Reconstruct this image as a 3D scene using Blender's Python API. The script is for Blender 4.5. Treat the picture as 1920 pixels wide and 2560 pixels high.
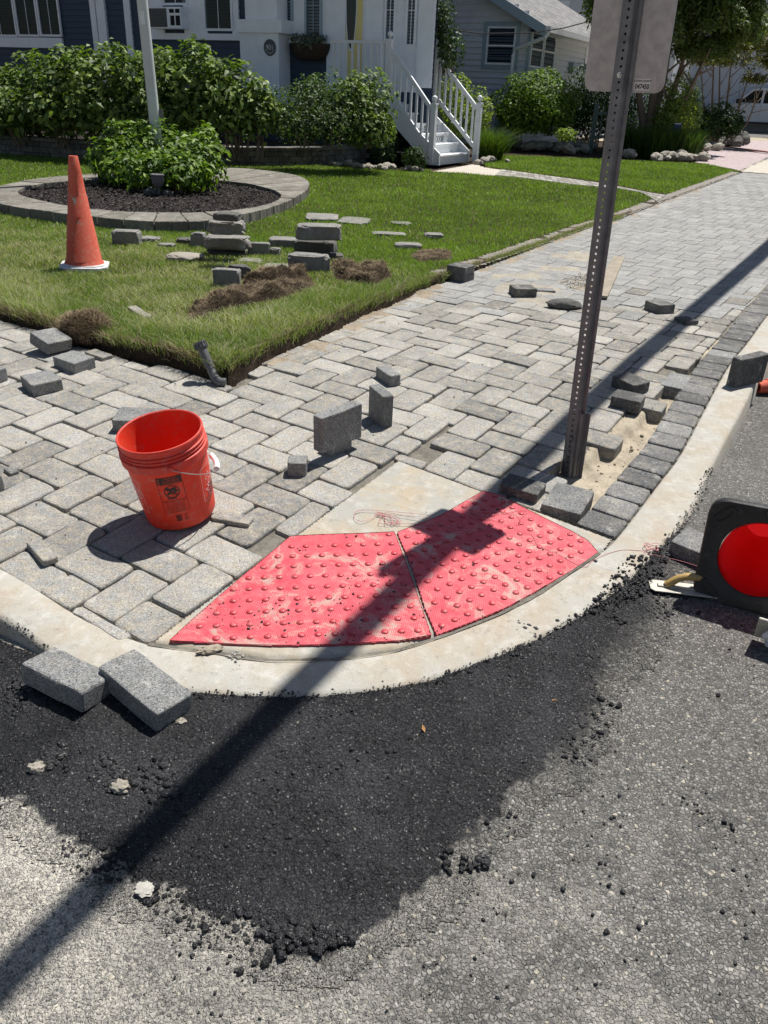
import bpy, bmesh, math, random
import numpy as np
from mathutils import Vector, Matrix, noise
from mathutils.geometry import tessellate_polygon
R = math.radians
rng = random.Random(7); NR = np.random.default_rng(11)
for o in list(bpy.data.objects): bpy.data.objects.remove(o)
SC = bpy.context.scene; COL = SC.collection

# ------------------------------------------------------------------ camera
F = 2020.; HC = 230.; ROLL = R(2.46); H = 1.38          # focal in px of a 1920x2560 frame, horizon row, roll, eye height
PX = math.atan((1280-HC)*math.cos(ROLL)/F)
cam = bpy.data.cameras.new('camera'); camo = bpy.data.objects.new('camera', cam); COL.objects.link(camo)
cam.sensor_fit = 'VERTICAL'; cam.sensor_height = 36; cam.sensor_width = 27; cam.lens = 36*F/2560
cam.clip_start = .05; cam.clip_end = 3000
CR_, SR_ = math.cos(ROLL), math.sin(ROLL)
Rv = Vector((1, 0, 0)); Uv = Vector((0, math.sin(PX), math.cos(PX))); Fv = Vector((0, math.cos(PX), -math.sin(PX)))
cx = CR_*Rv + SR_*Uv; cy = -SR_*Rv + CR_*Uv; cz = -Fv
camo.matrix_world = Matrix(((cx.x, cy.x, cz.x, 0), (cx.y, cy.y, cz.y, 0), (cx.z, cy.z, cz.z, H), (0, 0, 0, 1)))
SC.camera = camo
# ------------------------------------------------------------------ sky, sun, exposure
SUN_EL, SUN_AZ = R(65.3), R(50)                            # azimuth measured from +x towards +y
w = bpy.data.worlds.new('World'); SC.world = w; w.use_nodes = True
nt = w.node_tree; bg = nt.nodes['Background']; sky = nt.nodes.new('ShaderNodeTexSky'); sky.sky_type = 'NISHITA'
sky.sun_disc = False; sky.sun_elevation = SUN_EL; sky.sun_rotation = R(90)-SUN_AZ
nt.links.new(sky.outputs[0], bg.inputs[0]); bg.inputs[1].default_value = .052
sl = bpy.data.lights.new('sun', 'SUN'); sl.energy = 5.0; sl.angle = R(.53); sl.color = (1, .955, .89)
so = bpy.data.objects.new('sun', sl); COL.objects.link(so)
sdir = Vector((math.cos(SUN_EL)*math.cos(SUN_AZ), math.cos(SUN_EL)*math.sin(SUN_AZ), math.sin(SUN_EL)))
so.rotation_euler = sdir.to_track_quat('Z', 'Y').to_euler(); so.location = (8, 10, 30)
SC.view_settings.view_transform = 'Standard'; SC.view_settings.look = 'None'; SC.view_settings.exposure = 0.36; SC.view_settings.gamma = 1

# ------------------------------------------------------------------ the lie of the land
SL, Y0 = .07, 4.6
def zs(x, y):                                            # footway surface: level, ramping down to the corner, rising slowly away
    d = Y0-y; q = 10-y
    a = -SL*.5*(d+np.sqrt(d*d+.36)) + SL*.5*(math.sqrt(100.36)-10)
    e = y-7.0
    b = .016*(np.minimum(.5*(e+np.sqrt(e*e+1)), 20)) - .0006
    return a+b
def sm(t): t = np.clip(t, 0, 1); return t*t*(3-2*t)
def zroad(x, y):
    return zs(x, y) - .012 - .075*sm((-.75-x)/.75) - .115*sm((y-2.75)/1.3)
def zlawn(x, y): return zs(x, y)*1.0 + .085 + .035*sm((4.9-y)/1.0) - .068*sm((y-5.2)/4)
def ray(px, py):
    u = (px-960)/F; v = -(py-1280)/F
    u, v = u*CR_-v*SR_, u*SR_+v*CR_
    return (u, math.cos(PX)+v*math.sin(PX), -math.sin(PX)+v*math.cos(PX))
def G(px, py, z=0.):
    d = ray(px, py); t = (z-H)/d[2]; return (d[0]*t, d[1]*t)
def GS(px, py, off=0., zf=zs):                           # where a sight line of the measured photo meets a surface
    z = 0.
    for _ in range(40):
        x, y = G(px, py, z+off); z = z*.3+.7*float(zf(x, y))
    return (x, y, z+off)
def at(px, py, Y):
    d = ray(px, py); t = Y/d[1]; return Vector((d[0]*t, Y, H+d[2]*t))
def poly(pts, zf=zs, off=0.): return [GS(p[0], p[1], off, zf)[:2] for p in pts]
def inpoly(X, Y, P):
    r = np.zeros(np.shape(X), bool); n = len(P)
    for i in range(n):
        x1, y1 = P[i]; x2, y2 = P[(i+1) % n]
        c = ((y1 > Y) != (y2 > Y)) & (X < (x2-x1)*(Y-y1)/((y2-y1)+1e-12)+x1); r ^= c
    return r
def segdist(X, Y, P, closed=True):
    D = np.full(np.shape(X), 1e9); n = len(P)
    for i in range(n if closed else n-1):
        x1, y1 = P[i]; x2, y2 = P[(i+1) % n]; dx, dy = x2-x1, y2-y1
        t = np.clip(((X-x1)*dx+(Y-y1)*dy)/(dx*dx+dy*dy+1e-12), 0, 1)
        D = np.minimum(D, np.hypot(X-x1-t*dx, Y-y1-t*dy))
    return D
def smooth(P, it=2, closed=False):
    for _ in range(it):
        Q = []; n = len(P)
        if not closed: Q.append(P[0])
        for i in range(n if closed else n-1):
            a, b = P[i], P[(i+1) % n]
            Q += [(.75*a[0]+.25*b[0], .75*a[1]+.25*b[1]), (.25*a[0]+.75*b[0], .25*a[1]+.75*b[1])]
        if not closed: Q.append(P[-1])
        P = Q
    return P
_t = NR.random((64, 64))
def vnoise(X, Y, s=1.):                                  # cheap tiling value noise for numpy arrays
    X = np.asarray(X)*s; Y = np.asarray(Y)*s
    xi = np.floor(X).astype(int); yi = np.floor(Y).astype(int); fx = X-xi; fy = Y-yi
    fx = fx*fx*(3-2*fx); fy = fy*fy*(3-2*fy); a = _t[xi % 64, yi % 64]; b = _t[(xi+1) % 64, yi % 64]
    c = _t[xi % 64, (yi+1) % 64]; d = _t[(xi+1) % 64, (yi+1) % 64]
    return (a*(1-fx)+b*fx)*(1-fy)+(c*(1-fx)+d*fx)*fy
def fbm(X, Y, s=1., o=4):
    r = 0; a = .5
    for i in range(o): r = r+a*vnoise(np.asarray(X)+i*17.3, np.asarray(Y)-i*9.1, s*2**i); a *= .5
    return r

# ------------------------------------------------------------------ materials
class NT:
    def __init__(s, name):
        s.m = bpy.data.materials.new(name); s.m.use_nodes = True; s.t = s.m.node_tree; s.n = s.t.nodes; s.p = s.n['Principled BSDF']; s.out = s.n['Material Output']
        s.co = s.n.new('ShaderNodeTexCoord').outputs['Object']
    def new(s, ty, **k):
        n = s.n.new(ty)
        for a, b in k.items():
            if a.startswith('i_'): n.inputs[a[2:].replace('_', ' ')].default_value = b
            else: setattr(n, a, b)
        return n
    def l(s, a, b): s.t.links.new(a, b)
    def geo(s): return s.new('ShaderNodeNewGeometry').outputs['Position']
    def noise(s, sc, det=5, rough=.6, co=None, dist=0):
        n = s.new('ShaderNodeTexNoise', i_Scale=sc, i_Detail=det, i_Roughness=rough, i_Distortion=dist); s.l(co or s.co, n.inputs['Vector']); return n.outputs['Fac']
    def vor(s, sc, feat='F1', out='Distance', co=None, rnd=1.):
        n = s.new('ShaderNodeTexVoronoi', feature=feat, i_Scale=sc); n.inputs['Randomness'].default_value = rnd; s.l(co or s.co, n.inputs['Vector']); return n.outputs[out]
    def ramp(s, f, st):
        n = s.new('ShaderNodeValToRGB'); s.l(f, n.inputs[0]); e = n.color_ramp.elements
        while len(e) < len(st): e.new(.5)
        for i, (p, c) in enumerate(st):
            e[i].position = p; e[i].color = (c, c, c, 1) if not hasattr(c, '__len__') else (*c, 1)
        return n.outputs[0]
    def mix(s, f, a, b, mode='MIX'):
        n = s.new('ShaderNodeMix', data_type='RGBA', blend_type=mode)
        for v, i in ((f, 0), (a, 6), (b, 7)):
            if hasattr(v, 'links') or hasattr(v, 'is_linked'): s.l(v, n.inputs[i])
            elif i == 0: n.inputs[0].default_value = v
            else: n.inputs[i].default_value = (*v, 1) if hasattr(v, '__len__') else (v, v, v, 1)
        return n.outputs[2]
    def math(s, op, a, b=0.):
        n = s.new('ShaderNodeMath', operation=op)
        for v, i in ((a, 0), (b, 1)):
            if hasattr(v, 'is_linked'): s.l(v, n.inputs[i])
            else: n.inputs[i].default_value = v
        return n.outputs[0]
    def bump(s, hs):                                     # list of (height, strength, distance)
        prev = None
        for h, st, di in hs:
            b = s.new('ShaderNodeBump'); b.inputs['Strength'].default_value = st; b.inputs['Distance'].default_value = di; s.l(h, b.inputs['Height'])
            if prev: s.l(prev, b.inputs['Normal'])
            prev = b.outputs[0]
        s.l(prev, s.p.inputs['Normal'])
    def attr(s, name='tone'): return s.new('ShaderNodeAttribute', attribute_name=name).outputs['Fac']
    def fin(s, col=None, rough=.8, spec=None, metal=0):
        if col is not None:
            if hasattr(col, 'is_linked'): s.l(col, s.p.inputs['Base Color'])
            else: s.p.inputs['Base Color'].default_value = (*col, 1)
        if hasattr(rough, 'is_linked'): s.l(rough, s.p.inputs['Roughness'])
        else: s.p.inputs['Roughness'].default_value = rough
        if spec is not None: s.p.inputs['Specular IOR Level'].default_value = spec
        s.p.inputs['Metallic'].default_value = metal
        return s.m
MATS = {}
def plain(name, col, rough=.7, var=.25, sc=12, bump=.15, bd=.002, bsc=120, metal=0, dirt=None, spec=None):
    if name in MATS: return MATS[name]
    n = NT(name); f = n.noise(sc, 6, .65)
    k = n.ramp(f, [(.25, 1-var), (.75, 1+var*.6)])
    c = n.mix(1., col, k, 'MULTIPLY')
    if dirt:
        d = n.ramp(n.noise(dirt[1], 7, .7), [(dirt[2], 0.), (dirt[2]+.15, 1.)]); c = n.mix(n.math('MULTIPLY', d, dirt[3]), c, dirt[0])
    if bump: n.bump([(n.noise(bsc, 4, .6), bump, bd)])
    MATS[name] = n.fin(c, rough, spec, metal); return MATS[name]

def m_paver(name, light, dark, tan, warm, speck=.5):
    n = NT(name); t = n.attr(); g = n.geo()
    big = n.noise(7, 5, .6, g); mid = n.noise(28, 6, .7, g); fine = n.noise(420, 3, .8, g); grit = n.vor(330, out='Color', co=g)
    sep = n.new('ShaderNodeSeparateColor'); n.l(grit, sep.inputs[0])
    base = n.mix(n.ramp(t, [(0., 0.), (1., 1.)]), dark, light)
    base = n.mix(n.math('MULTIPLY', n.ramp(mid, [(.42, 0.), (.7, 1.)]), warm), base, tan)
    base = n.mix(n.math('MULTIPLY', n.ramp(big, [(.5, 0.), (.72, 1.)]), .35), base, (.50, .47, .41))
    k = n.ramp(sep.outputs[0], [(0., 1-speck), (.3, .92), (.8, 1.08), (1., 1+speck)])
    base = n.mix(1., base, k, 'MULTIPLY')
    base = n.mix(1., base, n.ramp(fine, [(.3, .72), (.7, 1.25)]), 'MULTIPLY')
    pits = n.ramp(n.vor(75, out='Distance', co=g), [(.05, .45), (.09, 1.)])
    base = n.mix(1., base, pits, 'MULTIPLY')
    st = n.ramp(n.noise(2.6, 6, .65, g, .6), [(.42, 1.), (.56, .84), (.7, 1.08)]); base = n.mix(1., base, st, 'MULTIPLY')
    base = n.mix(n.math('MULTIPLY', n.ramp(n.noise(16, 8, .8, g), [(.56, 0.), (.66, 1.)]), .5), base, (.55, .54, .51))
    n.bump([(fine, .6, .003), (mid, .5, .008), (n.noise(140, 4, .7, g), .4, .004)])
    return n.fin(base, .9, .22)
MP = m_paver('worn_paver_concrete', (.40, .398, .38), (.185, .188, .186), (.45, .38, .265), .65)
MPD = m_paver('grey_paver_concrete', (.30, .31, .31), (.16, .165, .17), (.30, .275, .22), .3, .75)
MPF = m_paver('pale_paver_concrete', (.35, .355, .35), (.235, .24, .24), (.36, .33, .275), .4, .5)
MPDK = m_paver('charcoal_paver_concrete', (.17, .172, .17), (.07, .073, .075), (.2, .17, .13), .25, .6)

def m_sand(name, a, b, sc=60, bd=.01):
    n = NT(name); g = n.geo(); f = n.noise(sc, 8, .75, g); q = n.noise(9, 5, .6, g)
    c = n.mix(n.ramp(f, [(.3, 0.), (.7, 1.)]), a, b); c = n.mix(1., c, n.ramp(q, [(.3, .75), (.7, 1.2)]), 'MULTIPLY')
    n.bump([(f, .7, bd), (n.noise(300, 3, .7, g), .5, .003)]); return n.fin(c, .95, .1)
M_SAND = m_sand('bedding_sand', (.31, .27, .205), (.50, .44, .345))
M_JOINT = m_sand('joint_sand', (.11, .105, .094), (.26, .24, .20))
M_SOIL = m_sand('dark_soil', (.018, .013, .010), (.085, .064, .045), 45, .02)
M_MULCH = m_sand('black_mulch', (.012, .010, .010), (.05, .042, .04), 70, .02)

def m_conc(name, base=(.50, .49, .45), tan=(.44, .37, .27), ta=.5, dark=(.2, .19, .17)):
    n = NT(name); g = n.geo(); f = n.noise(5, 7, .65, g, .3); q = n.noise(18, 7, .7, g); z = n.noise(260, 4, .8, g)
    c = n.mix(n.math('MULTIPLY', n.ramp(f, [(.42, 0.), (.62, 1.)]), ta), base, tan)
    c = n.mix(n.ramp(q, [(.5, 0.), (.75, .6)]), c, (.58, .57, .54))
    c = n.mix(n.ramp(n.noise(31, 8, .8, g), [(.54, 0.), (.66, .55)]), c, dark)
    c = n.mix(1., c, n.ramp(z, [(.25, .78), (.7, 1.14)]), 'MULTIPLY')
    c = n.mix(1., c, n.ramp(n.vor(95, co=g), [(.04, .35), (.07, 1.)]), 'MULTIPLY')
    n.bump([(z, .4, .002), (q, .4, .006)]); return n.fin(c, .9, .25)
M_KERB = m_conc('kerb_concrete', (.41, .40, .36), (.39, .33, .25), .75)
M_PAD = m_conc('pad_concrete', (.36, .355, .32), (.42, .35, .25), .8)
M_WALK = m_conc('walk_concrete', (.50, .47, .41), (.46, .39, .3), .6)

def m_asphalt(name, fresh):                              # 0 old road, 1 fresh patch fading into the old road by the 'tone' attribute, 2 crumbs
    n = NT(name); g = n.geo()
    wv = n.new('ShaderNodeTexNoise', i_Scale=60., i_Detail=3.); n.l(g, wv.inputs['Vector'])
    ww = n.mix(.012, g, wv.outputs['Color'], 'ADD')
    v1 = n.vor(105, co=ww); c1 = n.vor(105, out='Color', co=ww); e1 = n.vor(105, 'DISTANCE_TO_EDGE', co=ww)
    v2 = n.vor(300, co=ww); c2 = n.vor(300, out='Color', co=ww)
    s1 = n.new('ShaderNodeSeparateColor'); n.l(c1, s1.inputs[0]); s2 = n.new('ShaderNodeSeparateColor'); n.l(c2, s2.inputs[0])
    big = n.noise(2.2, 6, .62, g); mid = n.noise(13, 6, .7, g); fine = n.noise(330, 4, .8, g)
    worn = n.ramp(n.noise(2.4, 4, .55, g, .5), [(.44, 0.), (.60, 1.)])
    f = n.mix(s1.outputs[0], (.0035, .0035, .0045), (.020, .0205, .024)); f = n.mix(n.math('MULTIPLY', s2.outputs[1], .35), f, (.034, .036, .042)); f = n.mix(1., f, n.ramp(e1, [(.03, .35), (.16, 1.15)]), 'MULTIPLY')
    f = n.mix(n.math('MULTIPLY', worn, n.ramp(e1, [(.04, .25), (.2, .8)])), f, (.048, .049, .054))
    f = n.mix(n.ramp(s2.outputs[2], [(.972, 0.), (.985, .6)]), f, (.30, .30, .29))
    if fresh == 2:
        n.bump([(v2, .8, .004)]); return n.fin(f, .55, .5)
    sx = n.new('ShaderNodeSeparateXYZ'); n.l(g, sx.inputs[0])
    xr = n.ramp(n.math('ADD', n.math('MULTIPLY', sx.outputs[0], -.40), n.math('ADD', n.math('MULTIPLY', n.math('ADD', n.noise(2.6, 7, .7, g), -.5), 1.5), .30)), [(.12, .08), (.72, 1.)])
    c = n.ramp(s1.outputs[0], [(0., (.05, .051, .053)), (.3, (.105, .105, .102)), (.65, (.18, .177, .17)), (.95, (.27, .265, .25)), (.98, (.40, .36, .28)), (1., (.40, .39, .37))])
    c = n.mix(n.ramp(s2.outputs[0], [(.5, 0.), (.9, .55)]), c, n.ramp(s2.outputs[1], [(0., (.05, .05, .05)), (1., (.27, .265, .25))]))
    mt = n.mix(xr, (.085, .082, .077), (.56, .53, .46))
    ed = n.math('MULTIPLY', n.ramp(e1, [(.05, 1.), (.20, 0.)]), n.ramp(n.noise(48, 4, .7, g), [(.36, .35), (.55, 1.)])); c = n.mix(ed, c, mt)
    dust = n.math('MULTIPLY', xr, n.ramp(n.noise(95, 7, .85, g), [(.47, .0), (.56, .95)])); c = n.mix(dust, c, (.55, .52, .45))
    c = n.mix(n.ramp(n.noise(140, 5, .8, g), [(.58, 0.), (.66, .5)]), c, (.045, .045, .045))
    c = n.mix(1., c, n.ramp(big, [(.3, .82), (.7, 1.2)]), 'MULTIPLY')
    c = n.mix(1., c, n.ramp(fine, [(.3, .7), (.7, 1.3)]), 'MULTIPLY')
    pl = n.ramp(e1, [(0., 0.), (.16, .8), (.5, 1.)])
    if fresh:
        t = n.attr(); m = n.math('ADD', t, n.math('MULTIPLY', n.math('ADD', n.noise(70, 7, .8, g), -.5), 1.3)); m = n.ramp(m, [(.32, 0.), (.62, 1.)])
        c = n.mix(m, c, f); rg = n.mix(m, .85, n.ramp(s2.outputs[0], [(0., .34), (1., .8)]))
        n.bump([(mid, .5, .014), (n.mix(m, pl, v1), 1., .009), (v2, .9, .004)]); return n.fin(c, rg, .4)
    n.bump([(pl, .85, .0045), (n.mix(s1.outputs[2], 0., 1.), .25, .003), (v2, .6, .0025), (mid, .25, .01)])
    return n.fin(c, .86, .3)
M_OLD = m_asphalt('weathered_asphalt', 0); M_NEW = m_asphalt('fresh_asphalt', 1); M_CRUMB = m_asphalt('fresh_asphalt_crumb', 2)

def m_leaf(name, a, b, rough=.42, trans=.35):
    rough = max(rough, .52)
    n = NT(name); t = n.attr(); c = n.mix(t, a, b); n.fin(c, rough, .28)
    tr = n.new('ShaderNodeBsdfTranslucent'); n.l(n.mix(1., c, (1.5, 1.7, .55), 'MULTIPLY'), tr.inputs[0])
    mx = n.new('ShaderNodeMixShader'); mx.inputs[0].default_value = trans
    n.l(n.p.outputs[0], mx.inputs[1]); n.l(tr.outputs[0], mx.inputs[2]); n.l(mx.outputs[0], n.out.inputs[0]); return n.m
L_HYD = m_leaf('hydrangea_leaf', (.028, .060, .012), (.26, .36, .09), .4, .25)
L_BR = m_leaf('bright_leaf', (.028, .07, .008), (.25, .38, .05), .35, .25)
L_DK = m_leaf('dark_leaf', (.015, .038, .012), (.08, .14, .04), .35, .2)
L_TREE = m_leaf('tree_leaf', (.03, .055, .015), (.17, .22, .06), .4, .3)
L_CR = m_leaf('crape_leaf', (.03, .05, .012), (.16, .14, .03), .45, .35)
L_YEL = m_leaf('yellow_leaf', (.12, .19, .03), (.34, .38, .10), .5, .35)
L_GR = m_leaf('grass_blade', (.075, .145, .015), (.245, .355, .065), .5, .35)
L_DRY = m_leaf('dry_grass_blade', (.24, .25, .12), (.52, .50, .32), .7, .25)
L_ROOT = m_leaf('dead_roots', (.12, .085, .055), (.40, .31, .21), .9, .05)
L_LILY = m_leaf('daylily_leaf', (.015, .045, .008), (.09, .15, .025), .4, .3)
M_BARK = plain('bark', (.20, .15, .11), .9, .35, 14, .5, .01, 50)
M_WHITE = plain('white_paint', (.74, .76, .78), .55, .08, 9, .1, .001, 90, dirt=((.42, .42, .40), 5, .6, .25))
M_TRIM = plain('white_trim', (.80, .84, .90), .6, .1, 4, .05)
M_BLUE = plain('blue_siding_paint', (.022, .044, .082), .6, .15, 5, .1, .001, 60)
M_GREY = plain('grey_siding_paint', (.62, .65, .69), .6, .1, 4, .1, .001, 60)
M_GTRIM = plain('grey_trim_paint', (.30, .39, .45), .6, .1, 4, .05)
M_DARK = plain('dark_interior', (.006, .008, .010), .9, .2, 4, 0)
M_BLIND = plain('window_blind', (.035, .038, .04), .7, .1, 4, 0)
M_BLACK = plain('black_rubber', (.018, .018, .020), .55, .4, 18, .25, .002, 90, dirt=((.16, .15, .13), 9, .56, .45))
M_YELLOW = plain('yellow_door_paint', (.82, .68, .26), .5, .06, 4, .03)
M_STEEL = plain('galvanised_steel', (.155, .155, .170), .45, .35, 22, .12, .001, 200, .55, dirt=((.10, .10, .105), 30, .6, .4))
M_ALU = plain('sign_back_aluminium', (.40, .375, .365), .55, .3, 26, .08, .001, 100, .3, dirt=((.22, .20, .20), 60, .64, .6))
M_MORT = plain('rough_stone', (.25, .245, .23), .93, .45, 9, .8, .015, 45, dirt=((.16, .13, .10), 6, .52, .5))
M_DSTONE = plain('dark_wall_stone', (.12, .118, .11), .93, .5, 7, .8, .012, 40, dirt=((.06, .055, .04), 5, .5, .6))
M_RIVER = plain('river_rock', (.34, .31, .26), .8, .45, 6, .3, .005, 40, dirt=((.16, .15, .13), 3, .5, .5))
def m_glass():
    n = NT('window_glass'); tr = n.new('ShaderNodeBsdfTransparent'); tr.inputs[0].default_value = (.34, .39, .43, 1)
    gl = n.new('ShaderNodeBsdfGlossy'); gl.inputs['Roughness'].default_value = .03; gl.inputs[0].default_value = (.8, .85, .9, 1)
    mx = n.new('ShaderNodeMixShader'); mx.inputs[0].default_value = .035; n.l(tr.outputs[0], mx.inputs[1]); n.l(gl.outputs[0], mx.inputs[2]); n.l(mx.outputs[0], n.out.inputs[0]); return n.m
M_GLASS = m_glass()

# ------------------------------------------------------------------ builders
def link(name, me, m=None, parent=None):
    o = bpy.data.objects.new(name, me); COL.objects.link(o)
    if m is not None and me is not None:
        for x in (m if isinstance(m, (list, tuple)) else [m]): me.materials.append(x)
    if parent: o.parent = parent
    return o
def tag(o, label=None, cat=None, group=None, kind=None):
    for k, v in (('label', label), ('category', cat), ('group', group), ('kind', kind)):
        if v: o[k] = v
    return o
def thing(name, label, cat, loc=(0, 0, 0), rz=0, group=None):
    o = bpy.data.objects.new(name, None); COL.objects.link(o); o.location = loc; o.rotation_euler = (0, 0, rz); o.empty_display_size = .1
    return tag(o, label, cat, group)
def npmesh(name, V, Fs, m=None, parent=None, tone=None, smooth=False):
    me = bpy.data.meshes.new(name); V = np.asarray(V, np.float32).reshape(-1, 3); me.vertices.add(len(V)); me.vertices.foreach_set('co', V.ravel())
    Fs = [np.asarray(f, np.int32) for f in (Fs if isinstance(Fs, list) else [Fs]) if len(f)]
    nl = sum(f.size for f in Fs); nf = sum(len(f) for f in Fs)
    me.loops.add(nl); me.polygons.add(nf); me.loops.foreach_set('vertex_index', np.concatenate([f.ravel() for f in Fs]))
    tot = np.concatenate([np.full(len(f), f.shape[1], np.int32) for f in Fs]); st = np.concatenate([[0], np.cumsum(tot)[:-1]]).astype(np.int32)
    me.polygons.foreach_set('loop_start', st)
    if smooth: me.polygons.foreach_set('use_smooth', np.ones(nf, bool))
    me.update(calc_edges=True)
    if tone is not None:
        a = me.attributes.new('tone', 'FLOAT', 'POINT'); a.data.foreach_set('value', np.asarray(tone, np.float32))
    return link(name, me, m, parent)
class MB:
    def __init__(s): s.v = []; s.f = []; s.t = []; s.mi = []
    def add(s, vs, fs, tone=.5, mi=0):
        b = len(s.v); s.v += [tuple(v) for v in vs]; s.t += [tone]*len(vs)
        for f in fs: s.f.append(tuple(i+b for i in f)); s.mi.append(mi)
    def box(s, x0, x1, y0, y1, z0, z1, M=None, tone=.5, mi=0):
        vs = [Vector((x, y, z)) for z in (z0, z1) for y in (y0, y1) for x in (x0, x1)]
        if M is not None: vs = [M @ v for v in vs]
        s.add(vs, [(0, 2, 3, 1), (4, 5, 7, 6), (0, 1, 5, 4), (2, 6, 7, 3), (0, 4, 6, 2), (1, 3, 7, 5)], tone, mi)
    def tube(s, pts, rad, n=8, cap=True, tone=.5, mi=0):
        pts = [Vector(p) for p in pts]; rad = rad if hasattr(rad, '__len__') else [rad]*len(pts); rings = []; up = Vector((0, 0, 1))
        for i, p in enumerate(pts):
            d = (pts[min(i+1, len(pts)-1)]-pts[max(i-1, 0)]).normalized()
            a = d.cross(up)
            if a.length < .05: a = d.cross(Vector((1, 0, 0)))
            a.normalize(); b = d.cross(a)
            rings.append([p+rad[i]*(math.cos(2*math.pi*k/n)*a+math.sin(2*math.pi*k/n)*b) for k in range(n)])
        vs = [v for r in rings for v in r]; fs = []
        for i in range(len(pts)-1):
            for k in range(n): fs.append((i*n+k, i*n+(k+1) % n, (i+1)*n+(k+1) % n, (i+1)*n+k))
        if cap: fs += [tuple(range(n))[::-1], tuple((len(pts)-1)*n+k for k in range(n))]
        s.add(vs, fs, tone, mi)
    def lathe(s, prof, n=32, c=(0, 0, 0), M=None, tone=.5, mi=0, cap0=False, cap1=False):
        vs = []; fs = []
        for r, z in prof:
            for k in range(n):
                v = Vector((c[0]+r*math.cos(2*math.pi*k/n), c[1]+r*math.sin(2*math.pi*k/n), c[2]+z)); vs.append(M @ v if M is not None else v)
        for i in range(len(prof)-1):
            for k in range(n): fs.append((i*n+k, i*n+(k+1) % n, (i+1)*n+(k+1) % n, (i+1)*n+k))
        if cap0: fs.append(tuple(range(n))[::-1])
        if cap1: fs.append(tuple((len(prof)-1)*n+k for k in range(n)))
        s.add(vs, fs, tone, mi)
    def prism(s, P, z0, z1, M=None, tone=.5, mi=0):      # P counter-clockwise outline
        n = len(P); vs = [Vector((x, y, z)) for z in (z0, z1) for x, y in P]
        if M is not None: vs = [M @ v for v in vs]
        s.add(vs, [tuple(range(n))[::-1], tuple(range(n, 2*n))]+[(i, (i+1) % n, n+(i+1) % n, n+i) for i in range(n)], tone, mi)
    def build(s, name, m, parent=None, smooth=False, tone=False):
        me = bpy.data.meshes.new(name); me.from_pydata(s.v, [], s.f); me.update()
        o = link(name, me, m, parent)
        if isinstance(m, (list, tuple)): me.polygons.foreach_set('material_index', s.mi)
        if smooth:
            me.polygons.foreach_set('use_smooth', [True]*len(me.polygons))
            try: me.set_sharp_from_angle(angle=R(38))
            except Exception: pass
        if tone:
            a = me.attributes.new('tone', 'FLOAT', 'POINT'); a.data.foreach_set('value', s.t)
        return o
def bevel(o, w=.003, seg=2):
    bm = bmesh.new(); bm.from_mesh(o.data); bmesh.ops.remove_doubles(bm, verts=bm.verts, dist=1e-5)
    bmesh.ops.bevel(bm, geom=[e for e in bm.edges if e.is_manifold and e.calc_face_angle(0) > R(30)], offset=w, segments=seg, profile=.5, affect='EDGES', clamp_overlap=True)
    bm.to_mesh(o.data); bm.free(); return o
def rot(rx=0, ry=0, rz=0, t=(0, 0, 0)):
    return Matrix.Translation(t) @ Matrix.Rotation(rz, 4, 'Z') @ Matrix.Rotation(ry, 4, 'Y') @ Matrix.Rotation(rx, 4, 'X')

def outline(P, rad, wob, step=.045):
    """round the corners of polygon P and roughen its edges"""
    n = len(P); out = []
    for i in range(n):
        a = Vector(P[i-1]); b = Vector(P[i]); c = Vector(P[(i+1) % n]); d1 = (a-b); d2 = (c-b); l1, l2 = d1.length, d2.length
        if l1 < 1e-4 or l2 < 1e-4: continue
        r = min(rad*rng.uniform(.6, 1.4), l1*.35, l2*.35); d1 /= l1; d2 /= l2
        p1 = b+d1*r; p2 = b+d2*r; m = .25*p1+.5*b+.25*p2
        out += [p1, m, p2]
        L = (c-b).length; k = int((L-2*r)/step)
        e = c+(b-c).normalized()*min(rad, L*.35)
        for j in range(1, k+1): out.append(p2.lerp(e, j/(k+1)))
    return [(p.x+rng.uniform(-wob, wob), p.y+rng.uniform(-wob, wob)) for p in out]
def paver(mb, P, zf, thick=.03, ch=.008, rad=.012, wob=.0015, tone=.5, tilt=0, dz=0, bottom=False):
    cxm = sum(p[0] for p in P)/len(P); cym = sum(p[1] for p in P)/len(P)
    O = outline(P, rad, wob); n = len(O)
    if n < 3: return
    tx, ty = rng.uniform(-tilt, tilt), rng.uniform(-tilt, tilt)
    def ring(ins, z):
        r = []
        for x, y in O:
            dx, dy = x-cxm, y-cym; l = math.hypot(dx, dy)+1e-9; q = max(0, 1-ins/l)
            X, Y = cxm+dx*q, cym+dy*q
            r.append((X, Y, float(zf(X, Y))+z+dz+dx*tx+dy*ty))
        return r
    rs = [ring(0, -thick), ring(0, -ch), ring(ch*.3, -ch*.35), ring(ch*1.1, 0), ring(ch*4, rng.uniform(0, .001))]
    if bottom: rs.insert(0, ring(ch*.5, -thick-ch*.3))
    vs = [v for r in rs for v in r]; k = len(rs); fs = []
    for i in range(k-1):
        for j in range(n): fs.append((i*n+j, i*n+(j+1) % n, (i+1)*n+(j+1) % n, (i+1)*n+j))
    fs.append(tuple((k-1)*n+j for j in range(n)))
    if bottom: fs.append(tuple(range(n))[::-1])
    mb.add(vs, fs, tone)
def clip(P, a, b):                                       # keep the part left of a->b
    out = []; n = len(P)
    def sd(p): return (b[0]-a[0])*(p[1]-a[1])-(b[1]-a[1])*(p[0]-a[0])
    for i in range(n):
        p, q = P[i], P[(i+1) % n]; sp, sq = sd(p), sd(q)
        if sp >= 0: out.append(p)
        if (sp >= 0) != (sq >= 0): t = sp/(sp-sq); out.append((p[0]+t*(q[0]-p[0]), p[1]+t*(q[1]-p[1])))
    return out
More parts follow.
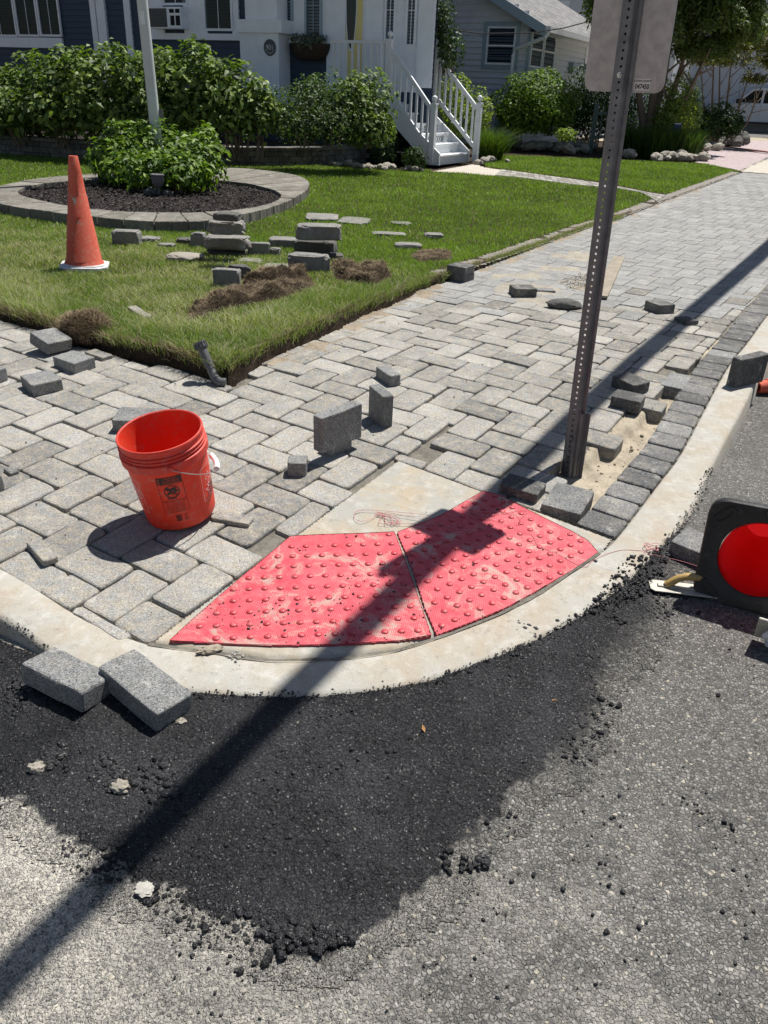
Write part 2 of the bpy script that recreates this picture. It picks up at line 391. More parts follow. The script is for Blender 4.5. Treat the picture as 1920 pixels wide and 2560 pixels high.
def area(P): return abs(sum(P[i-1][0]*P[i][1]-P[i][0]*P[i-1][1] for i in range(len(P))))/2
def sheet(name, P, zf, off, step, m, holes=(), jitter=0, relief=None, edge=None):
    """grid sheet over polygon P following zf"""
    xs = np.array([p[0] for p in P]); ys = np.array([p[1] for p in P])
    X, Y = np.meshgrid(np.arange(xs.min()-step, xs.max()+step, step), np.arange(ys.min()-step, ys.max()+step, step)); nx = X.shape[1]; ny = X.shape[0]
    cxx, cyy = X[:-1, :-1]+step/2, Y[:-1, :-1]+step/2
    k = inpoly(cxx, cyy, P) if edge is None else edge(cxx, cyy)
    for h in holes: k &= ~inpoly(cxx, cyy, h)
    jj, ii = np.nonzero(k); a = jj*nx+ii; fs = np.stack([a, a+1, a+nx+1, a+nx], 1)
    used, inv = np.unique(fs, return_inverse=True); Xf, Yf = X.ravel()[used], Y.ravel()[used]
    Xf = Xf+NR.uniform(-jitter, jitter, len(Xf)); Yf = Yf+NR.uniform(-jitter, jitter, len(Yf))
    Z = zf(Xf, Yf)+off
    if relief is not None: Z = Z+relief(Xf, Yf)
    return npmesh(name, np.stack([Xf, Yf, Z], 1), [inv.reshape(-1, 4)], m, smooth=True)

# ================================================================== GROUND, ROAD, KERB
Xg = np.concatenate([np.linspace(-900, -20, 12), np.linspace(-16, 40, 57), np.linspace(50, 900, 12)]); Yg = np.concatenate([np.linspace(-600, -10, 8), np.linspace(-6, 60, 67), np.linspace(70, 1500, 12)])
XX, YY = np.meshgrid(Xg, Yg); nx = len(Xg); idx = np.arange((len(Yg)-1)*nx).reshape(-1, nx)[:, :-1].ravel()
Z = zs(XX, np.clip(YY, -4, 99))-.32
tag(npmesh('ground', np.stack([XX.ravel(), YY.ravel(), Z.ravel()], 1), [np.stack([idx, idx+1, idx+nx+1, idx+nx], 1)], M_SAND), kind='structure')

KI = [(0, 1419), (96, 1476), (183, 1535), (270, 1576), (357, 1609), (427, 1622), (545, 1632), (650, 1652), (760, 1655), (943, 1642), (1064, 1606), (1191, 1563), (1326, 1500), (1432, 1428), (1509, 1378), (1547, 1342), (1641, 1217), (1699, 1144), (1747, 1053), (1795, 961), (1828, 905), (1874, 852), (1920, 783)]
KO = [(0, 1546), (48, 1573), (96, 1611), (160, 1655), (251, 1700), (330, 1718), (448, 1729), (530, 1737), (665, 1742), (800, 1742), (950, 1726), (1070, 1705), (1191, 1662), (1336, 1604), (1471, 1532), (1567, 1458), (1640, 1385), (1690, 1330), (1742, 1262), (1766, 1197), (1814, 1101), (1860, 1020), (1896, 942), (1925, 890), (1970, 830)]
KI = poly(KI); KO = poly(KO)
def extend(P, d):
    a, b = Vector(P[1]), Vector(P[0]); P = [tuple(b+(b-a).normalized()*d)]+P
    a, b = Vector(P[-3]), Vector(P[-1]); return P+[tuple(b+(b-a).normalized()*d)]
dirL = Vector((-math.cos(R(31)), math.sin(R(31)))); dirR = Vector((math.cos(R(59.5)), math.sin(R(59.5))))
KI = [tuple(Vector(KI[0])+dirL*7)]+KI+[tuple(Vector(KI[-1])+dirR*26)]
KO = [tuple(Vector(KO[0])+dirL*7)]+KO+[tuple(Vector(KO[-1])+dirR*26)]
KI = smooth(KI, 2); KO = smooth(KO, 2)
def resamp(P, n):
    d = np.concatenate([[0], np.cumsum([math.dist(P[i], P[i+1]) for i in range(len(P)-1)])]); t = np.linspace(0, d[-1], n)
    return np.stack([np.interp(t, d, [p[0] for p in P]), np.interp(t, d, [p[1] for p in P])], 1)
KIr = resamp(KI, 1200)
KOd = resamp(KO, 4000)
sel = np.linspace(0, 1199, 420).astype(int); inner = KIr[sel]
outer = np.array([KOd[np.argmin(np.hypot(KOd[:, 0]-p[0], KOd[:, 1]-p[1]))] for p in inner])
rows = []
wdt = np.hypot(*(outer-inner).T)[:, None]; nrm = (outer-inner)/wdt
wob = (vnoise(inner[:, 0]*3, inner[:, 1]*3, 4)-.5)*.004
for fr, dz in ((0, -.12), (0, -.004), (.05, 0), (.5, .001), (.86, 0), (.95, -.004), (1., -.018)):
    p = inner+nrm*wdt*fr; rows.append(np.column_stack([p, zs(p[:, 0], p[:, 1])+dz+wob]))
p = outer+nrm*.012; rows.append(np.column_stack([p, zroad(p[:, 0], p[:, 1])-.06])); p = outer; 
V = np.concatenate(rows); n = len(inner); fs = []
for r in range(len(rows)-1):
    i = np.arange(n-1); fs.append(np.stack([r*n+i, (r+1)*n+i, (r+1)*n+i+1, r*n+i+1], 1))
kerb = npmesh('kerb', V, [np.concatenate(fs)], M_KERB, smooth=True); tag(kerb, kind='structure')
ROADP = [tuple(KOd[0])]+[tuple(q) for q in KOd[::40]]+[tuple(KOd[-1]), (40, 30), (40, -6), (-14, -6), (-14, 5)]
road = sheet('road', ROADP, zroad, 0, .11, M_OLD, edge=lambda X, Y: inpoly(X, Y, ROADP) | (segdist(X, Y, [tuple(q) for q in KOd[::40]], False) < .13) & (segdist(X, Y, [tuple(q) for q in inner[::8]], False) > .1) & (Y < 30))
tag(road, kind='structure')
# fresh asphalt patch laid against the corner
D_ = 1920/1659
PB = [(1690, 1330), (1640, 1385), (1560, 1468), (1471, 1534), (1336, 1606), (1191, 1664), (1070, 1707), (950, 1728), (800, 1744), (665, 1744), (448, 1731), (330, 1722), (251, 1705), (160, 1660), (96, 1640), (39, 1620), (-120, 1540)]
PB += [(x*D_, y*D_) for x, y in [(-110, 1560), (-60, 1660), (40, 1745), (110, 1790), (200, 1815), (262, 1880), (335, 1925), (420, 1962), (500, 1990), (560, 2015), (640, 2055), (740, 2045), (845, 1985), (880, 1925), (960, 1880), (1000, 1815), (1060, 1755), (1130, 1712), (1190, 1680), (1232, 1590), (1285, 1500), (1350, 1400), (1415, 1300), (1445, 1200), (1470, 1150)]]
PBw = poly(PB, zroad)
OUTB = PBw[17:]
def patch_f(X, Y):
    k = inpoly(X, Y, PBw); d = segdist(X, Y, OUTB, False); sd = np.where(k, d, -d)
    lf = sm((-.95-X)/.6)*sm((1.75-Y)/.5)
    return sd*(1-.75*lf)+(fbm(X, Y, 9, 4)-.47)*(.13+.50*lf)+(vnoise(X, Y, 60)-.5)*(.03+.14*lf)-.02*lf
OK_ = [tuple(q) for q in KOd[::20]]
def onroad(X, Y): return inpoly(X, Y, ROADP) | (segdist(X, Y, OK_, False) < .010+.018*vnoise(X, Y, 30))
def patch_edge(X, Y): return (patch_f(X, Y) > 0) & onroad(X, Y)
def patch_relief(X, Y):
    f = patch_f(X, Y); t = sm(f/.05); lump = np.clip(fbm(X, Y, 30, 3)-.42, 0, 1)*.032*np.clip(1.2-fbm(X, Y, 2.5, 2)*1.4, .25, 1)
    return t*(.005+lump+(vnoise(X, Y, 95)-.5)*.0045)-.002
patch = sheet('asphalt_patch', PBw+[(-2.6, .2), (2.4, .2)], zroad, .004, .0085, M_NEW, edge=lambda X, Y: (patch_f(X, Y) > -.085) & onroad(X, Y), relief=patch_relief, jitter=.002); tag(patch, kind='structure')
co = np.empty(len(patch.data.vertices)*3, np.float32); patch.data.vertices.foreach_get('co', co); co = co.reshape(-1, 3)
a_ = patch.data.attributes.new('tone', 'FLOAT', 'POINT'); wd_ = .022+.10*sm((co[:, 0]-.25)/.6)*sm((co[:, 1]-.9)/.5); a_.data.foreach_set('value', np.clip(.47+patch_f(co[:, 0], co[:, 1])/wd_*.5, 0, 1).astype(np.float32))

# ================================================================== FOOTWAY
TH = R(58.5); CT, ST = math.cos(TH), math.sin(TH); BL, BW = .261, .160; A0, B0 = .28386, .03072
def w_ab(a, b): return (a*CT+b*ST, a*ST-b*CT)
LE_L = poly([(0, 800), (145, 838), (289, 886), (429, 915), (545, 954)]); LE_R = poly([(575, 960), (659, 909), (741, 866), (837, 827), (910, 789), (987, 760), (1045, 728), (1117, 704), (1359, 612), (1484, 566), (1538, 552), (1640, 512), (1710, 486), (1854, 432)])
LE_L = [tuple(Vector(LE_L[0])+dirL*7)]+LE_L
PT, PL_, PR_ = poly([(997, 1149), (376, 1606), (1528, 1345)])
SI = []                                                   # inner line of the soldier course
kr = [i for i in range(len(KIr)) if KIr[i][1] > PR_[1]-.05 and KIr[i][0] > .7]
for i in kr[::6]:
    t = Vector(KIr[min(i+3, 1199)]-KIr[max(i-3, 0)]).normalized(); nn = Vector((-t.y, t.x)); SI.append(tuple(Vector(KIr[i])+nn*.182))
TRENCH = poly([(1395, 1232), (1372, 1180), (1448, 1147), (1536, 1083), (1592, 1045), (1630, 995), (1652, 958), (1700, 915), (1745, 880), (1790, 905), (1725, 960), (1672, 1050), (1617, 1135), (1532, 1260), (1455, 1330), (1380, 1300)])
HOLE = poly([(1385, 1120), (1460, 1105), (1470, 1190), (1395, 1215), (1350, 1175)])
SWP = LE_L+LE_R+[tuple(SI[-1]), (9.6, 20.2)] 
far_end = [q for q in SI if q[1] < 20.6]
SWP = LE_L+LE_R+far_end[::-1]+[PR_, PT, PL_]+[tuple(q) for q in KIr[::10] if q[0] < PL_[0]-.02][::-1]
kleft = [tuple(q) for q in KIr[::14] if q[0] < PL_[0]+.05 and q[0] > -7]
mb = MB(); rng.seed(5)
for k in range(-140, 240):
    for m in range(-60, 60):
        for ty in (0, 1):
            a = A0+k*BW+m*(BL+BW); b = B0+k*BW+m*(BW-BL)
            if ty == 0: r_ = (a, a+BL, b, b+BW)
            else: r_ = (a, a+BW, b+BW, b+BW+BL)
            ca, cb = (r_[0]+r_[1])/2, (r_[2]+r_[3])/2; x, y = w_ab(ca, cb)
            if not (-5.5 < x < 10 and 1.2 < y < 21): continue
            P0 = [w_ab(r_[0], r_[2]), w_ab(r_[0], r_[3]), w_ab(r_[1], r_[3]), w_ab(r_[1], r_[2])][::-1]
            P0 = P0 if (P0[1][0]-P0[0][0])*(P0[2][1]-P0[1][1])-(P0[1][1]-P0[0][1])*(P0[2][0]-P0[1][0]) > 0 else P0[::-1]
            inside = inpoly(np.array([x]), np.array([y]), SWP)[0]
            dd = segdist(np.array([x]), np.array([y]), SWP)[0]
            if not inside and dd > .17: continue
            if inpoly(np.array([x]), np.array([y]), TRENCH)[0] or inpoly(np.array([x]), np.array([y]), HOLE)[0]: continue
            P = P0; ss = segdist(np.array([x]), np.array([y]), SI, False)[0]
            if y < PT[1]+.5 and x < PT[0]+.4 and x > PL_[0]-.4:
                cr = (PT[0]-PL_[0])*(y-PL_[1])-(PT[1]-PL_[1])*(x-PL_[0])
                if cr > 0 : P = clip(P, PL_, PT)
                else: P = clip(P, PT, PR_)
            elif PT[0] < x < PR_[0]+.05 and y < 3.8: P = clip(P, PT, PR_)
            if x < PL_[0]+.4 and y < 3.2:
                for i in range(len(kleft)-1):
                    if math.dist(kleft[i], (x, y)) < .6 and len(P) > 2: P = clip(P, kleft[i], kleft[i+1])
            if x > .75 and y > 2.75 and ss < .35:
                for i in range(len(SI)-1):
                    if math.dist(SI[i], (x, y)) < .6 and len(P) > 2: P = clip(P, SI[i], SI[i+1])
            if x < -.8 and dd < .3 and y > 3.8:
                for i in range(len(LE_L)-1):
                    if segdist(np.array([x]), np.array([y]), LE_L[i:i+2], False)[0] < .3 and len(P) > 2: P = clip(P, LE_L[i+1], LE_L[i])
            elif dd < .3 and y > 4.1 and ss > .4:
                for i in range(len(LE_R)-1):
                    if segdist(np.array([x]), np.array([y]), LE_R[i:i+2], False)[0] < .3 and len(P) > 2: P = clip(P, LE_R[i+1], LE_R[i])
            if x > .76 and (y < 3.06 or (y < 4.6 and ss < .06)): continue
            if len(P) < 3 or area(P) < (.012 if (x > .9 and y < 4.8 and ss < .25) else .002): continue
            far = sm((y-5.6+.35*(rng.random()-.5))/1.4)
            mi = 1 if rng.random() < far else 0
            g = .0030 if mi == 0 else .0034
            cx0, cy0 = sum(p[0] for p in P)/len(P), sum(p[1] for p in P)/len(P)
            P = [(cx0+(p[0]-cx0)*(1-2*g/.2), cy0+(p[1]-cy0)*(1-2*g/.2)) for p in P]
            if mi == 0:
                jx, jy = rng.uniform(-.004, .004), rng.uniform(-.004, .004); P = [(p[0]+jx, p[1]+jy) for p in P]
                paver(mb, P, zs, .075, .0085, .019, .0022, min(1, max(0, rng.gauss(.66 if x < .2 else .46, .27))), .018, rng.uniform(-.004, .004), 0); mb.mi[-1:] = mb.mi[-1:]
            else:
                paver(mb, P, zs, .02, .004, .006, .0008, min(1, max(0, rng.gauss(.55, .2))), .004, rng.uniform(-.001, .001))
            if mi: 
                nf = 1
                q = len(mb.f)-1
                while q >= 0 and mb.mi[q] != 7 and q > len(mb.f)-260 and min(mb.f[q]) >= last_v: mb.mi[q] = 1; q -= 1
            last_v = len(mb.v)
sw = mb.build('footway_pavers', [MP, MPF], smooth=False, tone=True); tag(sw, kind='structure')
mb = MB()                                                 # soldier course along the kerb
L = 0; pts = [Vector(KIr[i]) for i in kr]; cum = [0]
for i in range(1, len(pts)): cum.append(cum[-1]+(pts[i]-pts[i-1]).length)
def along(s):
    i = min(max(int(np.searchsorted(cum, s)), 1), len(pts)-1); f = (s-cum[i-1])/(cum[i]-cum[i-1]+1e-9); p = pts[i-1].lerp(pts[i], f)
    a = pts[min(i+4, len(pts)-1)]-pts[max(i-5, 0)]; a.normalize(); return p, Vector((-a.y, a.x))
s = .04
while s < min(cum[-1]-.3, 19):
    l = .150; p, q = along(s), along(s+l)
    P = [p[0]+p[1]*.008, q[0]+q[1]*.008, q[0]+q[1]*.172, p[0]+p[1]*.172]; P = [(v.x, v.y) for v in P]
    paver(mb, P, zs, .075, .009, .020, .0022, rng.random()*.8 if s < 2.6 else rng.random()*.35, .012, rng.uniform(-.004, .003)); s += l+.006
tag(mb.build('border_pavers', m_paver('border_paver_concrete', (.33, .33, .325), (.10, .105, .11), (.30, .26, .2), .4, .7), tone=True), kind='structure')
# bedding under and between the pavers
def zbed(X, Y):
    h = inpoly(X, Y, TRENCH) | inpoly(X, Y, HOLE); d = segdist(X, Y, TRENCH)
    return zs(X, Y)-.014*sm((7.5-Y)/3)-.006-np.where(h, .045*sm(np.maximum(d, segdist(X, Y, HOLE)*inpoly(X, Y, HOLE))/.03), 0)+np.where(h, (fbm(X, Y, 14, 4)-.45)*.035, 0)
BED = [(p[0], p[1]) for p in LE_L]+LE_R+[(10, 20.6), (9.9, 20)]+[tuple(q) for q in KIr[::12] if q[1] < 20][::-1]
bj = sheet('joint_sand', BED, zbed, 0, .06, M_JOINT, holes=[poly([(1372, 1170), (1455, 1140), (1790, 860), (1800, 905), (1730, 965), (1540, 1265), (1455, 1335), (1380, 1300)])]); tag(bj, kind='structure')
TR2 = poly([(1340, 1160), (1455, 1130), (1790, 840), (1840, 885), (1740, 985), (1560, 1285), (1465, 1350), (1350, 1300)])
tag(sheet('bedding_sand', TR2, zbed, .0, .02, M_SAND, jitter=.004), kind='structure')
# concrete ramp pad
ki = [tuple(q) for q in KIr[::6] if q[1] < 2.9 and q[0] > PL_[0]-.01 and q[0] < PR_[0]+.03]
PAD = [PT, PL_]+ki+[PR_]
pad = sheet('ramp_pad', PAD, zs, -.006, .0075, M_PAD, relief=lambda X, Y: (fbm(X, Y, 7, 3)-.5)*.004-.012*sm((.035-segdist(X, Y, ki, False))/.02), edge=lambda X, Y: inpoly(X, Y, PAD)); tag(pad, kind='structure')
jr = resamp([q for q in ki], 160); V = []                  # open joint between pad and kerb
for q0, q1 in zip(jr[:-1], jr[1:]):
    t = Vector(q1-q0).normalized(); nn = Vector((-t.y, t.x)); wj = .004+.006*vnoise(q0[0], q0[1], 25)
    for k in (-1, 1): V.append((q0[0]+nn.x*wj*k, q0[1]+nn.y*wj*k, float(zs(*q0))+.0022))
i_ = np.arange(len(jr)-2)*2; tag(npmesh('expansion_joint', V, [np.stack([i_, i_+2, i_+3, i_+1], 1)], M_JOINT), kind='structure')
mb = MB(); e = [PL_, PT, PR_]
for a, b in ((PL_, PT), (PT, PR_)):
    a, b = Vector(a), Vector(b); t = (b-a).normalized(); n_ = Vector((-t.y, t.x)); m = 40
    for i in range(m):
        p, q = a.lerp(b, i/m), a.lerp(b, (i+1)/m)
        zz = [zs(v.x, v.y) for v in (p, q)]
        mb.add([(p.x, p.y, zz[0]-.005), (q.x, q.y, zz[1]-.005), (q.x-n_.x*.006, q.y-n_.y*.006, zz[1]-.09), (p.x-n_.x*.006, p.y-n_.y*.006, zz[0]-.09)], [(0, 3, 2, 1)])
tag(mb.build('ramp_pad_side', M_PAD), kind='structure')

# tactile panels -----------------------------------------------------------
def m_tactile():
    n = NT('red_tactile_plastic'); g = n.geo()
    mp = n.new('ShaderNodeMapping'); mp.inputs['Rotation'].default_value = (0, 0, R(8)); mp.inputs['Scale'].default_value = (150, 150, .001); n.l(g, mp.inputs[0])
    dots = n.vor(1., co=mp.outputs[0], rnd=0.)
    f = n.noise(5.5, 7, .62, g, .4); q = n.noise(26, 6, .7, g); z = n.noise(240, 3, .8, g)
    c = n.mix(n.ramp(f, [(.35, 0.), (.65, 1.)]), (.52, .040, .065), (.66, .085, .115))
    c = n.mix(n.ramp(q, [(.4, 0.), (.7, .45)]), c, (.68, .22, .24))
    c = n.mix(n.ramp(dots, [(.25, .55), (.45, 0.)]), c, (.33, .03, .045))
    mask = n.math('ADD', n.noise(6.5, 8, .72, g, 1.2), n.math('MULTIPLY', n.math('ADD', z, -.5), .35))
    c = n.mix(n.ramp(mask, [(.52, 0.), (.63, .8)]), c, (.40, .35, .29))
    c = n.mix(n.attr(), c, (.56, .12, .12))
    n.bump([(dots, .5, .0025), (z, .2, .001)]); return n.fin(c, .6, .4)
M_TAC = m_tactile(); M_DOME = plain('red_dome_plastic', (.50, .045, .065), .5, .3, 60, .2, .001, 300, dirt=((.50, .24, .22), 70, .5, .6))
def tactile(name, P, o, v1, v2, label):
    t = thing(name, label, 'tactile panel', (o[0], o[1], float(zs(*o))), 0, 'red tactile panels set in the ramp')
    sh = sheet('x', P, zs, .001, .006, None, edge=lambda X, Y: inpoly(X, Y, P)); me = sh.data; mbp = MB()
    mbp.add([v.co for v in me.vertices], [tuple(f.vertices) for f in me.polygons]); bpy.data.objects.remove(sh)
    n = len(P)
    for i in range(n):                                    # panel rim
        a, b = P[i], P[(i+1) % n]
        mbp.add([(a[0], a[1], zs(*a)+.003), (b[0], b[1], zs(*b)+.003), (b[0], b[1], zs(*b)-.012), (a[0], a[1], zs(*a)-.012)], [(0, 1, 2, 3)], .5, 1)
    mbd = mbp; r = .0125
    for i in range(-14, 15):
        for j in range(-14, 15):
            x, y = o[0]+i*v1[0]+j*v2[0], o[1]+i*v1[1]+j*v2[1]
            if inpoly(np.array([x]), np.array([y]), P)[0] and segdist(np.array([x]), np.array([y]), P)[0] > .016:
                z = float(zs(x, y)); mbd.lathe([(r, -.002), (r*.97, .0035), (r*.74, .006), (r*.35, .0072)], 12, (x, y, z), cap1=True, mi=1)
    q = mbp.build('domed_tile', [M_TAC, M_DOME], t, smooth=True); q.matrix_parent_inverse = Matrix.Translation(-t.location)
    return t
PL1 = poly([(726, 1341), (800, 1337), (900, 1334), (986, 1330), (1016, 1410), (1050, 1505), (1078, 1588), (1000, 1602), (832, 1612), (700, 1614), (606, 1612), (500, 1606), (424, 1602), (480, 1550), (560, 1480), (650, 1405)])
tactile('tactile_panel', PL1, (.1265, 2.1614), (.0534, .0068), (-.0116, .0627), 'red domed tactile panel on the left of the ramp, scuffed and sandy')
PR1 = poly([(993,1331),(1100,1290),(1208,1228),(1250,1238),(1320,1275),(1374,1302),(1432,1330),(1470,1352),(1494,1380),(1470,1402),(1437,1423),(1384,1453),(1331,1484),(1263,1521),(1191,1551),(1092,1589),(1062,1520),(1030,1420)])
tactile('tactile_panel', PR1, (.2059, 2.1918), (.0445, .0328), (-.0323, .0438), 'red domed tactile panel on the right of the ramp, crossed by the sign shadow')

# ================================================================== LAWN
def P3(x, y, z=0): return (x, y, z)
lip = lambda P, d: [tuple(Vector(p)+Vector(d)) for p in P]
LL = [(p[0]+.012, p[1]+.035) for p in LE_L]; LR = [(p[0]-.04, p[1]+.022) for p in LE_R]
PATHLO = poly([(1640, 504), (1609, 483), (1549, 472), (1435, 462), (1297, 444), (1160, 432), (1078, 428)], zlawn); PATHHI = poly([(1665, 488), (1625, 482), (1500, 458), (1343, 436), (1210, 418), (1190, 409)], zlawn)
BACK = poly([(1078, 424), (907, 421), (830, 412), (700, 414), (560, 414), (216, 397), (0, 384)], zlawn)
LAWN_A = LL+LR[:-2]+[(LR[-3][0]+.25, LR[-3][1]+.35)]+PATHLO[1:]+BACK+[tuple(Vector(BACK[-1])+Vector((-3, 1)))]+[(-14, 11)]
LAWN_B = poly([(1665, 484), (1700, 477), (1770, 453), (1850, 427), (1742, 404), (1600, 398), (1481, 395), (1400, 385), (1229, 361), (1200, 395), (1215, 415), (1343, 433), (1500, 452), (1625, 478)], zlawn)
def reliefL(X, Y): return (fbm(X, Y, 3, 3)-.5)*.03*sm((9-Y)/4)
lawn = sheet('lawn', LAWN_A, zlawn, -.012, .07, M_SOIL, relief=reliefL); tag(lawn, kind='structure')
lot = [(-30, 12), (-14, 9)]+[(p[0]-.2, p[1]+.2) for p in LE_R[6:]]+[(12, 26), (24, 50), (24, 75), (-30, 75)]
tag(sheet('lot_soil', lot, zlawn, -.06, .5, M_SOIL), kind='structure')
V = []; fs = []; B = [tuple(q) for q in resamp(LE_L+[(.5*(LE_L[-1][0]+LE_R[0][0]), LE_L[-1][1]-.01)]+LE_R, 900)]; m = 5
for i, (x, y) in enumerate(B):                            # cut soil face along the paving
    a = Vector(B[max(i-2, 0)]); b = Vector(B[min(i+2, 899)]); t = (b-a).normalized(); nn = Vector((-t.y, t.x))
    for j in range(m):
        f = j/(m-1); o = f*.045-.01+(fbm(x+3*j, y, 11, 4)-.45)*.07*(1-abs(f-.4)); p = Vector((x, y))+nn*o
        V.append((p.x, p.y, float(zs(x, y))-.03+f*(float(zlawn(x, y))-float(zs(x, y))+.028)+(fbm(x, y+j, 25, 2)-.5)*.01))
i = np.arange(899)[:, None]*m+np.arange(m-1)[None]; i = i.ravel()
tag(npmesh('lawn_edge_soil', V, [np.stack([i, i+m, i+m+1, i+1], 1)], M_SOIL), kind='structure')

BS = [q for q in LE_R if q[1] > 6.6]; BS = BS+[(q[0]-.17, q[1]+.10) for q in BS[::-1]]
tag(sheet('edging_strip', BS, lambda X, Y: np.maximum(zs(X, Y), zlawn(X, Y)-.012), .004, .04, m_conc('strip_concrete', (.20, .19, .17), (.24, .19, .14), .6), relief=lambda X, Y: (fbm(X, Y, 6, 3)-.5)*.02), kind='structure')
# oval planting ring ---------------------------------------------------------
RO = poly([(0, 510), (72, 521), (230, 541), (350, 552), (440, 554), (530, 549), (640, 530), (735, 497), (776, 467), (770, 449), (740, 436), (650, 424), (575, 419), (450, 418), (330, 424), (230, 434), (110, 443), (20, 458), (-40, 474), (-45, 492)], lambda x, y: zlawn(x, y)+.10)
RI = poly([(77, 496), (193, 519), (337, 531), (482, 531), (603, 525), (675, 509), (704, 494), (700, 480), (675, 471), (640, 462), (579, 452), (450, 446), (330, 446), (215, 449), (90, 459), (50, 470), (40, 482)], lambda x, y: zlawn(x, y)+.10)
RO = smooth(RO, 2, True); RI = smooth(RI, 2, True)
rc = (np.mean([p[0] for p in RI]), np.mean([p[1] for p in RI]))
def byang(P, th):
    d = Vector((math.cos(th), math.sin(th)*1.3)); best = None
    for i in range(len(P)):
        a = Vector(P[i])-Vector(rc); b = Vector(P[(i+1) % len(P)])-Vector(rc); e = b-a; den = d.x*e.y-d.y*e.x
        if abs(den) < 1e-9: continue
        t = (a.x*e.y-a.y*e.x)/den; u = (a.x*d.y-a.y*d.x)/den
        if t > 0 and -1e-6 <= u <= 1+1e-6 and (best is None or t > best): best = t
    return Vector(rc)+d*(best or 1)
mb = MB(); N = 34
for k in range(N):
    t0, t1 = 2*math.pi*k/N+.004, 2*math.pi*(k+1)/N-.004
    P = [byang(RI, t0), byang(RO, t0), byang(RO, (t0+t1)/2), byang(RO, t1), byang(RI, t1), byang(RI, (t0+t1)/2)]
    P = [(p.x, p.y) for p in P]
    paver(mb, P, zlawn, .14, .008, .01, .006, rng.random(), .006, .10+rng.uniform(-.004, .004))
M_RING = m_paver('ring_edging_stone', (.25, .24, .215), (.15, .143, .125), (.20, .175, .13), .7, .5)
tag(mb.build('garden_edging', M_RING, tone=True), 'oval ring of cut edging stones around the mulched flower bed', 'garden edging')
tag(sheet('mulch_bed', RI, lambda X, Y: zlawn(X, Y), .055, .03, M_MULCH, relief=lambda X, Y: (fbm(X, Y, 12, 3)-.5)*.05, edge=lambda X, Y: inpoly(X, Y, RO) & (segdist(X, Y, RO) > .08)), kind='structure')

# ------------------------------------------------------------------ vegetation generators
def leaf_mesh(name, C, Nrm, size, mat, parent=None, aspect=.5, droop=.25, tone=None, var=.35, along=None):
    C = np.asarray(C); n = len(C); Nrm = Nrm/(np.linalg.norm(Nrm, axis=1, keepdims=True)+1e-9)
    D = NR.normal(size=(n, 3)) if along is None else along+NR.normal(size=(n, 3))*.35
    D -= (D*Nrm).sum(1, keepdims=True)*Nrm; D /= np.linalg.norm(D, axis=1, keepdims=True)+1e-9
    S = np.cross(Nrm, D); L = (size*(1+NR.uniform(-var, var, n)))[:, None]; W = L*aspect
    v = [C, C+D*L*.45-S*W*.5+Nrm*L*.06, C+D*L*.45+S*W*.5+Nrm*L*.06, C+D*L-Nrm*L*droop, C+D*L*.5-Nrm*L*.06]
    V = np.stack(v, 1).reshape(-1, 3); b = np.arange(n)[:, None]*5
    Fc = np.concatenate([b+np.array([[0, 4, 1]]), b+np.array([[1, 4, 3]]), b+np.array([[0, 2, 4]]), b+np.array([[4, 2, 3]])])
    t = np.clip(NR.normal(.45, .25, n) if tone is None else tone+NR.normal(0, .16, n), 0, 1)
    return npmesh(name, V, [Fc], mat, parent, np.repeat(t, 5))
def blob_pts(n, blobs, lump=.18, deep=.55, low=-.35):
    """points through the outer shell of a union of ellipsoids; returns points and outward normals"""
    w_ = np.array([b[3]*b[4]+b[4]*b[5]+b[3]*b[5] for b in blobs]); pk = NR.choice(len(blobs), n, p=w_/w_.sum()); B_ = np.array(blobs)[pk]
    d = NR.normal(size=(n, 3)); d /= np.linalg.norm(d, axis=1, keepdims=True); d[:, 2] = np.where(d[:, 2] < low, -d[:, 2]*.6, d[:, 2])
    d /= np.linalg.norm(d, axis=1, keepdims=True)
    r = 1-deep*NR.random(n)**2.2
    r *= 1+lump*(np.sin(d[:, 0]*5+pk)*np.sin(d[:, 1]*4.3+2*pk)+np.sin(d[:, 2]*7+d[:, 0]*6)*.6)
    Pn = B_[:, :3]+d*B_[:, 3:6]*r[:, None]
    return Pn, d/B_[:, 3:6], r
def bush(name, label, cat, blobs, n, size, mat, group=None, aspect=.55, up=.7, core=True, droop=.25, loc=None, stems=0, tonelift=.25):
    cx0 = np.mean([b[0] for b in blobs]); cy0 = np.mean([b[1] for b in blobs]); z0 = min(b[2]-b[5] for b in blobs)
    t = thing(name, label, cat, (cx0, cy0, z0), 0, group); O = np.array([cx0, cy0, z0])
    Pn, d, r = blob_pts(n, [(*b[:3], b[3]*1.08, b[4]*1.08, b[5]*1.08) for b in blobs], low=-.92); d = d/np.linalg.norm(d, axis=1, keepdims=True)
    nr = d+np.array([0, 0, up])+NR.normal(size=d.shape)*.55
    k = Pn[:, 2] > z0+.02
    Pn, nr, d = Pn[k], nr[k], d[k]
    leaf_mesh('foliage', Pn-O, nr, np.full(len(Pn), size), mat, t, aspect, droop, tone=np.clip(.18+.5*(nr[:, 2]/np.linalg.norm(nr, axis=1))*NR.random(len(Pn)), 0, 1)*0+.08+.75*NR.random(len(Pn))**1.6)
    mbs = MB()
    for b in blobs:
        for q in range(4+stems):
            th = rng.uniform(0, 6.28); rr = rng.uniform(.2, .75)
            base = Vector((b[0]-cx0+rng.uniform(-.2, .2)*b[3], b[1]-cy0+rng.uniform(-.2, .2)*b[4], 0)); tip = Vector((b[0]-cx0+b[3]*rr*math.cos(th), b[1]-cy0+b[4]*rr*math.sin(th), b[2]-z0+b[5]*rng.uniform(.1, .8)))
            mbs.tube([base, base.lerp(tip, .5)+Vector((0, 0, .05)), tip], [.014, .010, .004], 5)
    mbs.build('stems', M_BARK, t)
    return t
